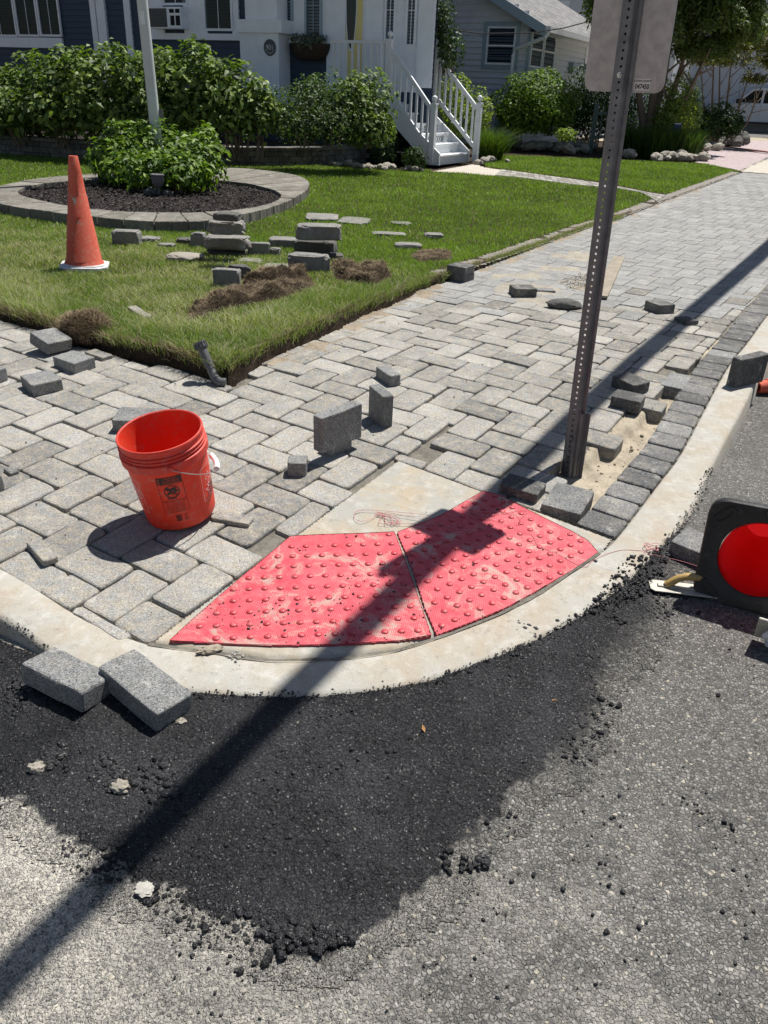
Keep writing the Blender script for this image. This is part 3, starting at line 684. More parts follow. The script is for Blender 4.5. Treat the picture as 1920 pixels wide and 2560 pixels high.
def blades(name, P, hgt, wid, mat, tone, lean=.35, parent=None, kind=None, zf=None, base=None, curve=.5):
    n = len(P); th = NR.uniform(0, 6.283, n); h = hgt*(.6+.6*NR.random(n)); w2 = wid*(.7+.5*NR.random(n))/2
    lx = NR.normal(0, lean, n)*h; ly = NR.normal(0, lean, n)*h; Z = base if base is not None else zf(P[:, 0], P[:, 1])
    cxx, cyy = np.cos(th)*w2, np.sin(th)*w2; B_ = np.column_stack([P[:, 0], P[:, 1], Z])
    o = lambda sx, f, hz: B_+np.column_stack([cxx*sx+lx*f, cyy*sx+ly*f, h*hz])
    V = np.stack([o(-1, 0, -.1), o(1, 0, -.1), o(.75, .35, .55), o(-.75, .35, .55), o(0, 1., .92)], 1).reshape(-1, 3); b = np.arange(n)[:, None]*5
    o_ = npmesh(name, V, [b+np.array([[0, 1, 2, 3]]), b+np.array([[3, 2, 4]])], mat, parent, np.repeat(np.clip(tone, 0, 1), 5))
    if kind: tag(o_, kind=kind)
    return o_
SOD = [poly(p, zlawn) for p in ([(465, 802), (560, 778), (700, 748), (790, 715), (765, 676), (700, 672), (640, 694), (600, 718), (540, 738), (470, 768)], [(590, 720), (640, 690), (740, 690), (700, 715)], [(820, 660), (960, 665), (985, 690), (930, 715), (840, 700)], [(1020, 640), (1050, 622), (1130, 625), (1130, 650), (1050, 655)])]
def scatter(P, n, y0=None, y1=None):
    xs = [p[0] for p in P]; ys = [p[1] for p in P]; X = NR.uniform(min(xs), max(xs), n); Y = NR.uniform(max(min(ys), y0 if y0 is not None else -9), min(max(ys), y1 or 99), n)
    k = inpoly(X, Y, P); return np.column_stack([X[k], Y[k]])
zl = lambda X, Y: zlawn(X, Y)+reliefL(X, Y)-.012
def vis(Pn, m=80):                                        # leave out blades far outside the view
    yy = Pn[:, 1]*math.cos(PX)+1.2*math.sin(PX); return Pn[(np.abs(Pn[:, 0]) < (960+m)/F*yy+.6)]
def cull(Pn, holes): 
    k = np.ones(len(Pn), bool)
    for h in holes: k &= ~inpoly(Pn[:, 0], Pn[:, 1], h)
    return Pn[k]
Gn = []
for (y0, y1, dens, hg, wd) in ((4.1, 6.2, 12500, .040, .0032), (6.2, 8.5, 7500, .036, .0042), (8.5, 12, 3600, .034, .006), (12, 20, 2100, .034, .009)):
    for Pg in (LAWN_A, LAWN_B):
        xs = [p[0] for p in Pg]; A_ = (min(max(xs), 8)-max(min(xs), -9))*(y1-y0)
        X = NR.uniform(max(min(xs), -9), min(max(xs), 9), int(A_*dens)); Y = NR.uniform(y0, y1, len(X)); Q = np.column_stack([X, Y]); Q = Q[inpoly(X, Y, Pg)]; Q = cull(vis(Q), [RO, BS]+SOD)
        if len(Q) == 0: continue
        dn = fbm(Q[:, 0], Q[:, 1], 2.2, 4); ed = segdist(Q[:, 0], Q[:, 1], LL+LR, False)
        dry = sm((8.2-Q[:, 1]-.45*(Q[:, 0]+1))/2.2)*(.55+.45*sm((dn-.36)/.12))
        longg = (np.abs(ed-.12) < .22)*(.5+vnoise(Q[:, 0], Q[:, 1], 5)) if y0 < 6 else 0
        isdry = NR.random(len(Q)) < dry*.64+.04
        Gn.append((Q, hg*(1+.8*longg)*(1+.35*(dn-.4)), wd, isdry, np.clip(.52+(dn-.45)*.9+NR.normal(0, .22, len(Q)), 0, 1)))
for nm, sel, mt in (('grass', False, L_GR), ('dry_grass', True, L_DRY)):
    Q = np.concatenate([g[0][g[3] == sel] for g in Gn]); Hh = np.concatenate([g[1][g[3] == sel] for g in Gn]); Wd = np.concatenate([np.full((g[3] == sel).sum(), g[2]) for g in Gn]); T_ = np.concatenate([g[4][g[3] == sel] for g in Gn])
    blades(nm, Q, Hh, Wd, mt, T_, .55 if not sel else .8, kind='stuff', zf=zl)
# fringe hanging over the cut edge
Bq = np.array(B); ii = NR.integers(5, 620, 16000); Q = Bq[ii]+NR.normal(0, .012, (16000, 2))+np.array([-.03, .03]); Q = Q[(Q[:, 1] < 13)]
z_ = zlawn(Q[:, 0], Q[:, 1])-NR.random(len(Q))**2*.07
blades('edge_roots', Q, .035, .0028, L_ROOT, NR.random(len(Q)), 1.1, kind='stuff', base=z_)

Bq2 = np.array(resamp(LL+LR, 900)); ii = NR.integers(160, 600, 23000); Q = Bq2[ii]+NR.normal(0, .016, (23000, 2))+np.array([.008, -.022]); Q = Q[(Q[:, 1] < 12) & (NR.random(len(Q)) < .2+1.5*(fbm(Q[:, 0], Q[:, 1], 6, 3)-.3))]
z_ = zlawn(Q[:, 0], Q[:, 1])-.012-.05*NR.random(len(Q))**2; kd = NR.random(len(Q)) < .5
blades('grass', Q[kd], .065, .0032, L_GR, NR.random(kd.sum())*.7, .75, kind='stuff', base=z_[kd]); blades('dry_grass', Q[~kd], .06, .003, L_DRY, NR.random((~kd).sum())*.6, 1.0, kind='stuff', base=z_[~kd])
# lifted sod --------------------------------------------------------------
def sod(name, label, P, h, seed, nr=3500, group=None):
    c = (sum(p[0] for p in P)/len(P), sum(p[1] for p in P)/len(P)); t = thing(name, label, 'sod', (c[0], c[1], float(zlawn(*c))), 0, group)
    rel = lambda X, Y: h*sm(segdist(X, Y, P)/.07)*(.05+1.9*(fbm(X+seed, Y, 7, 4)-.15))-.02
    s = sheet('soil', P, zlawn, 0, .012, M_SOIL, relief=rel); s.parent = t; s.matrix_parent_inverse = Matrix.Translation(-t.location)
    Q = scatter(P, nr*3)[:nr]; z_ = zlawn(Q[:, 0], Q[:, 1])+rel(Q[:, 0], Q[:, 1])-.005
    b = blades('roots', Q, .022, .0028, L_ROOT, np.clip(.25+.8*fbm(Q[:, 0], Q[:, 1], 7, 3)+NR.normal(0, .2, len(Q)), 0, 1), 1.3, t, base=z_); b.matrix_parent_inverse = Matrix.Translation(-t.location)
    return t
g_ = 'upturned sod strips on the lawn'
sod('sod_strip', 'longest upturned sod strip with brown roots, nearest the cut corner of the lawn', SOD[0], .10, 1, 14000, g_)
sod('sod_strip', 'small curled sod strip behind the longest one', SOD[1], .11, 5, 4000, g_)
sod('sod_strip', 'dark curled sod strip right of the leaning rough stone', SOD[2], .11, 9, 7000, g_)
sod('sod_strip', 'small sod patch near the stacked pavers at the lawn edge', SOD[3], .04, 12, 4500, g_)
def lump(name, mat, c, r, seed, amp=.35, fr=2.2, sub=3, parent=None, flat=1., rz=0, sq=0):
    bm = bmesh.new(); bmesh.ops.create_icosphere(bm, subdivisions=sub, radius=1); 
    for v in bm.verts:
        p = v.co.copy()
        if sq: 
            q = Vector([math.copysign(abs(x)**(1-sq), x) for x in p]); p = q
        k = 1+amp*(noise.noise(v.co*fr+Vector((seed, 0, 0)))+.5*noise.noise(v.co*fr*2.3+Vector((0, seed, 0))))
        v.co = Vector((p.x*r[0]*k, p.y*r[1]*k, p.z*r[2]*k))
        if v.co.z < -r[2]*flat: v.co.z = -r[2]*flat
    me = bpy.data.meshes.new(name); bm.to_mesh(me); bm.free(); o = link(name, me, mat, parent); o.location = c; o.rotation_euler = (0, 0, rz)
    me.polygons.foreach_set('use_smooth', [True]*len(me.polygons)); 
    try: me.set_sharp_from_angle(angle=R(35))
    except Exception: pass
    return o
x, y, z = GS(215, 838, .04)
t = thing('sod_clump', 'round grey brown sod clump at the lawn edge beside a tilted paver', 'sod', (x, y, z-.04)); lump('soil', M_SOIL, (0, 0, .05), (.145, .12, .11), 3, .35, 2.5, 4, t)
Pd, dn_, rr_ = blob_pts(7000, [(0, 0, .055, .15, .125, .115)], .1, .15); blades('roots', Pd[:, :2], .03, .0028, L_ROOT, NR.random(7000), 1.2, t, base=Pd[:, 2])

# ================================================================== LOOSE PAVERS AND STONES
def block(label, A, B_, C, zt, h=.066, lw=None, mat=None, zf=zs, tilt=(0, 0), name='loose_paver', cat='paver', group='loose pavers lying about the work area', ch=.006, lift=0):
    """block whose top face has the measured corner A with edges towards B and C; zt is the height of the top above the ground there"""
    a, b, c = [Vector(GS(*q, zt, zf)) for q in (A, B_, C)]
    e1 = Vector(((b-a).x, (b-a).y)); e2 = Vector(((c-a).x, (c-a).y)); l1, l2 = e1.length, e2.length
    if lw: l1, l2 = lw[0] or l1, lw[1] or l2
    u = (e1.normalized()); s_ = 1 if u.x*e2.y-u.y*e2.x > 0 else -1; v = Vector((-u.y, u.x))*s_
    # share the angular error between the two edges
    v2 = e2.normalized(); m = (u+v2).normalized(); hp = R(45)*s_; u = Vector((m.x*math.cos(-hp)-m.y*math.sin(-hp), m.x*math.sin(-hp)+m.y*math.cos(-hp))); v = Vector((m.x*math.cos(hp)-m.y*math.sin(hp), m.x*math.sin(hp)+m.y*math.cos(hp)))
    cen = Vector((a.x, a.y))+u*l1/2+v*l2/2; yaw = math.atan2(u.y, u.x)
    mbb = MB(); P = [(-l1/2, -l2/2), (l1/2, -l2/2), (l1/2, l2/2), (-l1/2, l2/2)]
    paver(mbb, P, lambda X, Y: 0, h, ch, .010, .0012, rng.uniform(.2, .7), .004, 0, True)
    o = mbb.build(name, mat or MPD, tone=True)
    for vv in o.data.vertices: vv.co.z += h
    o.data.update()
    sl_ = (float(zf(cen.x, cen.y+.05))-float(zf(cen.x, cen.y-.05)))/.1
    o.location = (cen.x, cen.y, a.z-h); o.rotation_euler = (tilt[0]+sl_*math.cos(yaw), tilt[1]+sl_*math.sin(yaw)*-1, yaw)
    return tag(o, label, cat, group)
block('grey loose paver lying flat on the left footway, behind a similar one', (183, 906), (126, 889), (239, 890), .066, mat=MPD)
block('grey loose paver lying flat near the left frame edge, in front of a similar paver', (79, 960), (46, 935), (157, 944), .066, mat=MPD)
block('thin pale sliver of paver beside the flat loose paver near the lawn', (255, 893), (214, 876), (281, 884), .024, .024, mat=MP, name='paver_sliver')
block('tilted dark paver leaning on the round sod clump', (112, 850), (88, 826), (176, 818), .10, .066, (.16, .17), tilt=(R(4), R(-14)))
block('paver cut off by the left frame edge, level with two flat loose pavers', (17, 918), (-30, 905), (-25, 935), .066)
block('paver cut off by the left frame edge, left of the round bucket shadow', (8, 1186), (-50, 1160), (-40, 1215), .066)
block('tiny paver chip at the left edge of the footway', (24, 1182), (15, 1166), (45, 1172), .02, .02, name='paver_chip', cat='paver chip', group=None)
block('long loose paver half hidden behind the orange bucket', (410, 1052), (364, 991), (312, 1020), .066, .066, (.158, .245))
block('broad white stone slab wedged under the right side of the bucket', (620, 1308), (634, 1288), (530, 1290), .022, .022, (.065, .16), mat=MP, name='stone_slab', cat='stone slab', group=None)
block('thin broken pale slab lying in front left of the bucket', (107, 1402), (64, 1350), (145, 1388), .028, .024, tilt=(R(3), R(2)), mat=MP, name='stone_slab', cat='stone slab', group=None)
block('small square cut of paver standing left of the big upright paver', (718, 1155), (766, 1155), (726, 1134), .066, .066)
block('small dark paver piece carrying the big upright paver', (825, 1112), (871, 1095), (800, 1096), .062, .062, (.13, .075))
block('big paver standing on its long edge on top of a small block', (804, 1041), (902.5, 1004), (783, 1031), .228, .165, (.25, .058), mat=MPD)
block('paver standing upright on its edge with a rounded top, right of the big upright paver', (957, 988), (925, 957), (980, 984), .17, .17, (.162, .06), mat=MPD)
block('half paver lying behind the rounded upright paver', (975, 938), (936, 913), (996, 935), .066, .066, (.165, .07))
block('upper paver of the stack of two at the lawn edge', (1163, 669), (1120, 661), (1186, 661), .126, .06, (.175, .17), mat=MPDK)
block('lower paver of the stack of two at the lawn edge', (1163, 688), (1120, 680), (1186, 680), .062, .062, (.175, .17), mat=MPDK, tilt=(0, 0))
block('dark loose paver lying on the sandy footway left of the sign post', (1289, 722), (1338, 720), (1278, 707), .066, .066, (.18, .16), mat=MPDK)
block('thin slab lying right of the dark paver on the sandy footway', (1340, 725), (1383, 725), (1340, 718), .018, .018, (.16, .10), name='stone_slab', cat='stone slab', group=None)
block('tan topped loose paver right of the sign post beside the long thin shadow', (1648, 763), (1607, 750), (1685, 762), .066, .066, (.17, .15), mat=MPDK)
block('small flat dark chip of paver in the pole shadow', (1716, 803), (1706, 791), (1735, 797), .03, .03, mat=MPDK, name='paver_chip', cat='paver chip', group=None)
block('paver standing on edge on top of the right kerb', (1855, 898), (1834, 888), (1906, 875), .17, .165, (.066, .255), mat=MPDK, tilt=(0, 0))
block('dark loose paver in the pole shadow, farther of two on the footway by the trench', (1585, 961), (1535, 936), (1612, 953), .066, .066, (.165, .135), mat=MPDK)
block('dark loose paver nearer of two on the footway by the trench', (1602, 1003), (1531, 989), (1617, 986), .066, .066, (.155, .125), mat=MPDK)
block('grey paver set loosely at the far end of the sand trench', (1650, 959), (1701, 970), (1679, 924), .008, .07, (.125, .26), mat=MPD)
block('paver lying in the post shadow at the corner of the ramp', (1342, 1233), (1253, 1217), (1373, 1214), .05, .07, (.17, .12), mat=MPDK)
block('square loose paver at the foot of the sign post by the sand trench', (1452, 1280), (1359, 1256), (1489, 1225), .03, .072, (.165, .225), mat=MPD)
block('left of two big pavers leaning on the kerb in the foreground', (198, 1741), (63, 1665), (249, 1695), .08, .066, (.25, .12), mat=MPD, zf=zroad, tilt=(R(10), R(2)), ch=.009)
block('right of two big pavers leaning on the kerb in the foreground, scored across its face', (386, 1778), (255, 1664), (451, 1730), .085, .066, (.27, .125), mat=MPD, zf=zroad, tilt=(R(5), R(-3)))
block('paver lying on the road behind the black cone base', (1676, 1350), (1756, 1383), (1705, 1325), .05, .07, (.14, .15), mat=MPD)
def stone(label, x0, x1, yb, yt, depth, mat, seed, name='rough_stone', sq=.55, amp=.14, rz=0, lift=0, cat='stone', group='stones and blocks on the lawn', top=0, sub=4, ws=1):
    amp = amp*1.35+.03; rz = rz+rng.uniform(-.12, .12); sq = sq*.93
    x, y, z = GS((x0+x1)/2, yb, lift, zl); yy = y*math.cos(PX)-(z-H)*math.sin(PX)
    w_ = (x1-x0)*yy/F; a1 = math.atan((yb-yt)/F)*.98; h = (yb-yt)*yy/F/math.cos(PX-.2)*ws; h = max(h-depth*.16, .02)
    o = lump(name, mat, (x, y+depth/2, z+h/2), (w_/2*1.02, depth/2, h/2*1.03), seed, amp, 1.9, sub, None, .95, rz, sq); return tag(o, label, cat, group)
Z8 = lambda v, o: o+v/2.07
def s8(label, x0, x1, y0, y1, depth, mat, seed, **k): return stone(label, Z8(x0, 440), Z8(x1, 440), Z8(y1, 520), Z8(y0, 520), depth, mat, seed, **k)
s8('dark flat stone at the bottom of the left stack on the lawn', 160, 350, 205, 252, .22, M_DSTONE, 1)
s8('long rough block second from the bottom of the left stack on the lawn', 145, 372, 140, 222, .2, M_MORT, 2, lift=.06, amp=.12)
s8('rough faced block third from the bottom of the left stack on the lawn', 152, 342, 60, 142, .2, M_MORT, 3, lift=.22, amp=.14)
s8('smooth dark block on top of the left stack on the lawn', 190, 328, 18, 72, .15, M_DSTONE, 4, lift=.36, amp=.05)
s8('mortar stained block, lower of the right stack on the lawn', 617, 822, 160, 248, .2, M_DSTONE, 5, amp=.05, sq=.7)
s8('mortar crusted block, upper of the right stack on the lawn', 620, 850, 82, 172, .2, M_MORT, 6, lift=.16, amp=.07, sq=.7)
s8('rough split block leaning in front of the right stack', 582, 784, 240, 336, .13, M_MORT, 7, amp=.1, sq=.7)
s8('flat stone just right of the right stack', 780, 862, 232, 270, .14, M_DSTONE, 8)
s8('paver lying flat between the two stone stacks', 478, 618, 150, 212, .2, M_MORT, 9, amp=.03, sq=.8)
s8('square block standing between the two stone stacks', 372, 482, 180, 252, .08, M_MORT, 10, amp=.04, sq=.8)
s8('small wedge of stone right of the square standing block', 482, 537, 205, 252, .08, M_MORT, 11, amp=.15)
s8('flat grey stone in the grass in front of the square block', 320, 434, 262, 288, .18, M_MORT, 12, amp=.06)
s8('flat tan stone in front of the right stack', 450, 592, 290, 322, .2, M_MORT, 13, amp=.04, sq=.75)
s8('pale cut block leaning on its corner beside the sod', 194, 330, 318, 418, .09, M_MORT, 14, amp=.04, sq=.8, rz=R(-8))
s8('dark wedge behind the pale leaning block', 262, 382, 298, 386, .08, M_DSTONE, 15, amp=.12)
s8('flat stone left of the pale leaning block', 175, 266, 305, 332, .15, M_MORT, 16)
s8('dark stone at the left end of the row behind the flat white stone', 0, 76, 152, 195, .14, M_DSTONE, 17)
s8('light wedge of stone touching the left stack', 77, 152, 128, 208, .1, M_MORT, 18, amp=.12)
stone('smooth flat white stone left of the left stack', 409, 502, 658, 629, .22, M_RIVER, 19, sq=.15, amp=.1)
stone('block with blue paint on its top, right of the traffic cone', 280, 346, 616, 575, .15, M_MORT, 20, sq=.8, amp=.03)
stone('flat stone just right of the blue painted block', 343, 392, 610, 590, .16, M_MORT, 21)
stone('small flat stone lying right of the blue painted block in the grass', 395, 432, 622, 607, .12, M_MORT, 22)
stone('flat pale paving piece sunk in the grass, nearer of two behind the right stack', 845, 920, 563, 540, .5, M_MORT, 24, sq=.7, amp=.05)
stone('flat pale paving piece sunk in the grass, farther of two behind the right stack', 760, 840, 556, 530, .5, M_MORT, 25, sq=.7, amp=.05)
stone('flat stone in the grass right of the paving pieces', 932, 1012, 592, 578, .2, M_MORT, 26, sq=.6)
stone('farthest small flat stone in the grass', 980, 1026, 563, 553, .2, M_MORT, 27, sq=.6)
stone('pale tilted stone in the grass above the sod patch', 988, 1052, 626, 606, .18, M_MORT, 28, sq=.7, amp=.06)
stone('dark flat stone near the footway, right of the tilted pale stone', 1062, 1108, 598, 582, .16, M_MORT, 29, sq=.7)
block('white strip of cut stone lying in the grass', (358, 790), (328, 757), (394, 783), .03, .03, (.27, .06), mat=MP, zf=zl, name='stone_strip', cat='stone strip', group=None)
x, y, z = GS(1414, 764, .03); tag(lump('rock', M_DSTONE, (x, y+.05, z-.005), (.135, .07, .045), 31, .2, 2, 3), 'dark rounded rock lying on the footway left of the sign post', 'rock')
for (px, py, r_, m_, lb) in ((452, 1806, .015, M_RIVER, 'small pale stone on the fresh asphalt right of the two leaning pavers'), (92, 1920, .022, M_RIVER, 'rough pale stone on the left of the fresh asphalt'), (300, 1968, .024, M_RIVER, 'oval pale stone on the worn left part of the asphalt'), (543, 1620, .016, M_RIVER, 'round pebble on the kerb just below the left tactile panel'), (362, 2222, .022, M_KERB, 'white dried concrete lump at the lower edge of the patch')):
    x, y, z = GS(px, py, r_*.5, zroad); tag(lump('pebble', m_, (x, y, z), (r_, r_*.8, r_*(.7 if r_ != .022 or px != 362 else .25)), px, .45, 2.5, 3), lb, 'pebble')
x, y, z = GS(525, 1622, .012); tag(lump('mortar_scrap', M_SAND, (x, y, z-.004), (.04, .016, .012), 9, .45, 3, 3, rz=R(20)), 'tan scrap of mortar on the kerb below the left tactile panel', 'mortar scrap')

# ================================================================== TEXT HELPERS
def text_pts(body, size, shear=0, bold=0):
    cu = bpy.data.curves.new('t', 'FONT'); cu.body = body; cu.size = size; cu.align_x = 'CENTER'; cu.align_y = 'CENTER'; cu.shear = shear; cu.offset = bold*size
    o = bpy.data.objects.new('t', cu); COL.objects.link(o); dg = bpy.context.evaluated_depsgraph_get(); me = bpy.data.meshes.new_from_object(o.evaluated_get(dg))
    bpy.data.objects.remove(o); v = [x.co.copy() for x in me.vertices]; f = [tuple(p.vertices) for p in me.polygons]; bpy.data.meshes.remove(me); return v, f
def text_to(mb, body, size, fn, ang=0, ox=0, oy=0, mi=0, sx=1., shear=0, bold=0.):
    v, f = text_pts(body, size, shear, bold); c, s = math.cos(ang), math.sin(ang)
    mb.add([fn(ox+(p.x*sx*c-p.y*s), oy+(p.x*sx*s+p.y*c)) for p in v], f, .5, mi)
def quad_to(mb, x0, x1, y0, y1, fn, mi=0, nseg=8):
    vs = []; fs = []
    for i in range(nseg+1):
        x = x0+(x1-x0)*i/nseg; vs += [fn(x, y0), fn(x, y1)]
        if i: fs.append((2*i-2, 2*i, 2*i+1, 2*i-1))
    mb.add(vs, fs, .5, mi)
def ring_to(mb, cx, cy, r0, r1, fn, mi=0, n=36, a0=0, a1=2*math.pi, sy=1.):
    vs = []; fs = []
    for i in range(n+1):
        a = a0+(a1-a0)*i/n; vs += [fn(cx+r0*math.cos(a), cy+r0*sy*math.sin(a)), fn(cx+r1*math.cos(a), cy+r1*sy*math.sin(a))]
        if i: fs.append((2*i-2, 2*i-1, 2*i+1, 2*i))
    mb.add(vs, fs, .5, mi)

# ================================================================== BUCKET
def m_plastic(name, col, faded, dust, rough=.42, ta=.5, trans=0):
    n = NT(name); f = n.noise(7, 6, .65, dist=.5); q = n.noise(40, 6, .75)
    c = n.mix(n.ramp(f, [(.40, 0.), (.70, .55)]), col, faded); c = n.mix(n.math('MULTIPLY', n.ramp(q, [(.52, 0.), (.72, 1.)]), ta), c, dust)
    n.bump([(q, .08, .002)]); n.fin(c, n.ramp(f, [(.3, rough), (.8, rough+.25)]), .4)
    if trans:
        tr = n.new('ShaderNodeBsdfTranslucent'); n.l(c, tr.inputs[0]); mx = n.new('ShaderNodeMixShader'); mx.inputs[0].default_value = trans
        n.l(n.p.outputs[0], mx.inputs[1]); n.l(tr.outputs[0], mx.inputs[2]); n.l(mx.outputs[0], n.out.inputs[0])
    return n.m
M_BK = m_plastic('orange_bucket_plastic', (.82, .055, .020), (.70, .085, .055), (.55, .26, .20), .40, .7, .14)
M_BKR = m_plastic('scuffed_bucket_rim', (.66, .055, .035), (.55, .09, .07), (.48, .26, .22), .45, .6, .1)
M_PRW = plain('white_print', (.80, .52, .50), .6, .15, 60, 0, dirt=((.6, .12, .08), 90, .55, .6)); M_PRK = plain('black_print', (.020, .012, .012), .5, .2, 30, 0)
bx, by, bz = GS(455, 1287)
bk = thing('bucket', 'orange plastic builders bucket with wire handle and black warning label', 'bucket', (bx-.0, by+.0, bz+.02))
bk.scale = (1.04, 1.04, 1.02); bk.rotation_euler = (R(9.0), R(-6.5), 0)
bh, r0, r1 = .358, .129, .147
rb = lambda z: r0+(r1-r0)*min(z/.30, 1.)
face = math.atan2(-by, -bx)                               # direction from the bucket to the camera
mb = MB()
outp = [(r0-.012, .0), (r0-.003, .003), (r0, .010)]+[(rb(z), z) for z in (.05, .1, .15, .2, .25, .268)]
mb.lathe([(0.001, .004), (r0-.015, .004)]+outp, 72); mb.lathe([(rb(.268)-.003, .268), (r1-.0035, bh-.004)][::-1]+[(rb(z)-.0035, z) for z in (.25, .15, .05, .012)]+[(.001, .0115)], 72)
mb.build('body', M_BK, bk, smooth=True)
mb = MB(); mb.lathe([(rb(.26), .2665), (r1+.0085, .268), (r1+.0095, .296), (r1+.006, .299), (r1+.001, .3), (r1+.001, .306), (r1+.0065, .308), (r1+.0065, .3115), (r1+.001, .3135), (r1+.001, .320), (r1+.0065, .322), (r1+.0065, .3255), (r1+.0015, .328), (r1+.001, .345), (r1+.003, .348), (r1+.0055, .352), (r1+.004, .357), (r1, .358), (r1-.0035, .355)], 72)
mb.build('rim', M_BKR, bk, smooth=True)
def onb(th0, off=.0012):                                  # print on the wall: x metres along, y height
    def fn(x, y):
        r = rb(y)+off; a = face+th0+x/r; return (r*math.cos(a), r*math.sin(a), y)
    return fn
mb = MB(); fn_ = onb(R(-2)); fn = lambda x, y: fn_((x-.004)*1.12+.002, .15+(y-.14)*1.15); W_ = .040
lx = .004
quad_to(mb, -W_+lx, W_+lx, .196, .224, fn)
for (x0, x1, y0, y1) in ((-W_+lx, -W_+lx+.0012, .086, .2), (W_+lx-.0012, W_+lx, .086, .2), (-W_+lx, W_+lx, .086, .0872), (-W_+lx, W_+lx, .1325, .1335)): quad_to(mb, x0, x1, y0, y1, fn)
ring_to(mb, lx, .168, .0215, .0245, fn)
vs = []
for i in range(9):
    t = -1+2*i/8; x = lx+.022*t*.72; y = .168-.022*t*.72; vs += [fn(x-.0011, y-.0011), fn(x+.0011, y+.0011)]
mb.add(vs, [(2*i, 2*i+2, 2*i+3, 2*i+1) for i in range(8)])
ring_to(mb, lx+.007, .177, 0, .009, fn, n=16, sy=.75); ring_to(mb, lx-.012, .179, 0, .006, fn, n=14); ring_to(mb, lx-.004, .176, 0, .008, fn, n=14, sy=.6)
for (x, y, a, l) in ((-.006, .166, 40, .014), (.006, .164, -35, .013), (-.012, .160, 70, .012), (.014, .168, 20, .013), (.001, .158, -60, .010)):
    ring_to(mb, lx+x, y, 0, l/2, fn, n=12, sy=.35+.3*abs(math.sin(a)))
quad_to(mb, lx-.018, lx+.010, .1395, .1415, fn); quad_to(mb, lx-.018, lx-.0165, .1415, .154, fn); quad_to(mb, lx+.0085, lx+.010, .1415, .154, fn); quad_to(mb, lx-.014, lx+.006, .143, .147, fn)
small = ['WARNING children can fall into bucket', 'and drown. Keep children away from', 'bucket with even a small amount', 'of liquid. ADVERTENCIA los ninos', 'pueden caer en la cubeta y ahogarse.', 'Mantengalos alejados de la cubeta', 'AVERTISSEMENT les enfants peuvent', 'tomber dans le seau et se noyer.']
for i, t in enumerate(small): text_to(mb, t, .0054, fn, 0, lx, .1295-.0054*i, sx=.80)
for i in range(9): quad_to(mb, lx-.010, lx+.008, .050+.0028*i, .0512+.0028*i+(.0006 if i % 3 == 0 else 0), fn, nseg=3)
ring_to(mb, lx+.023, .061, .0085, .0098, fn, n=20, sy=1.25, a0=R(35), a1=R(145)); ring_to(mb, lx+.023, .061, .0085, .0098, fn, n=20, sy=1.25, a0=R(215), a1=R(325)); text_to(mb, 'IPL', .010, fn, R(90), lx+.023, .061)
mb.build('warning_label', M_PRK, bk)
mb = MB(); fo_ = onb(R(-2), .0018); fo = lambda x, y: fo_((x-.004)*1.12+.002, .15+(y-.14)*1.15)
for i, t in enumerate(('\u25B2 WARNING', '\u25B2 ADVERTENCIA', '\u25B2 AVERTISSEMENT')): text_to(mb, t.replace('\u25B2 ', ''), .0082, fo, 0, lx+.004, .2185-.0088*i, sx=.92); mb.add([fo(lx-.036, .2155-.0088*i), fo(lx-.030, .2155-.0088*i), fo(lx-.033, .2215-.0088*i)], [(0, 1, 2)])
mb.build('label_heading', M_BK, bk)
for th0, nm in ((R(72), 'side_logo'), (R(-76), 'side_logo')):
    mb = MB(); fn = onb(th0); s_ = .062
    for (x0, x1, y0, y1) in ((-s_, s_, .216, .2178), (-s_, s_, .078, .0798), (-s_, -s_+.0018, .078, .2178), (s_-.0018, s_, .078, .2178)): quad_to(mb, x0, x1, y0, y1, fn)
    for i, t in enumerate(('THE', 'HOME', 'DEPOT')): text_to(mb, t, (.022, .038, .038)[i], fn, R(45), -.022+.021*i, .172-.021*i, sx=1.0)
    mb.build(nm, M_PRW, bk)
mb = MB(); hz = .283; fa = face+R(5); fr = Vector((math.cos(fa), math.sin(fa), 0)); rt = Vector((-fr.y, fr.x, 0)); pts = []
for i in range(29):
    t = math.pi*i/28; pts.append(Vector((0, 0, hz))+fr*(r1+.014)*math.cos(t)+(rt*.168+Vector((0, 0, -.115)))*math.sin(t))
mb.tube([pts[0]+Vector((0, 0, .008))-fr*.006, pts[0]-fr*.004]+pts+[pts[-1]+fr*.004], .0019, 6)
mb.build('wire_handle', plain('zinc_wire', (.42, .40, .38), .4, .2, 20, 0, metal=.7), bk, smooth=True)
mb = MB(); mb.tube(pts[11:18], .0105, 12); mb.build('hand_grip', M_WHITE, bk, smooth=True)
for s_ in (1, -1):
    mb = MB(); c = Vector((0, 0, hz))+fr*(r1+.009)*s_; mb.lathe([(.0001, .006), (.010, .006), (.013, .0)], 14, M=Matrix.Translation(c) @ (fr*s_).to_track_quat('Z', 'Y').to_matrix().to_4x4()); mb.build('handle_ear', M_BKR, bk, smooth=True)

# ================================================================== CONES
M_CONE = m_plastic('faded_cone_rubber', (.56, .085, .045), (.58, .17, .12), (.50, .30, .24), .65, .7)
M_CBASE = plain('chalky_cone_base', (.62, .62, .64), .8, .2, 14, .2, dirt=((.42, .40, .36), 8, .52, .5))
def octa(r, cut): return [(r, -cut), (r, cut), (cut, r), (-cut, r), (-r, cut), (-r, -cut), (-cut, -r), (cut, -r)]
x, y, z = GS(213, 672, .0, zl); ct = thing('traffic_cone', 'tall faded orange traffic cone with a chalky white base standing on the lawn', 'traffic cone', (x, y, z+.01), R(14))
ct.rotation_euler = (0, R(1.2), R(14))
mb = MB(); mb.prism(octa(.178, .115), 0, .028); mb.prism(octa(.15, .09), .028, .038); bevel(mb.build('base', M_CBASE, ct), .006)
mb = MB(); hC = .80; rc_ = lambda z: .140-(.140-.033)*(z/hC)
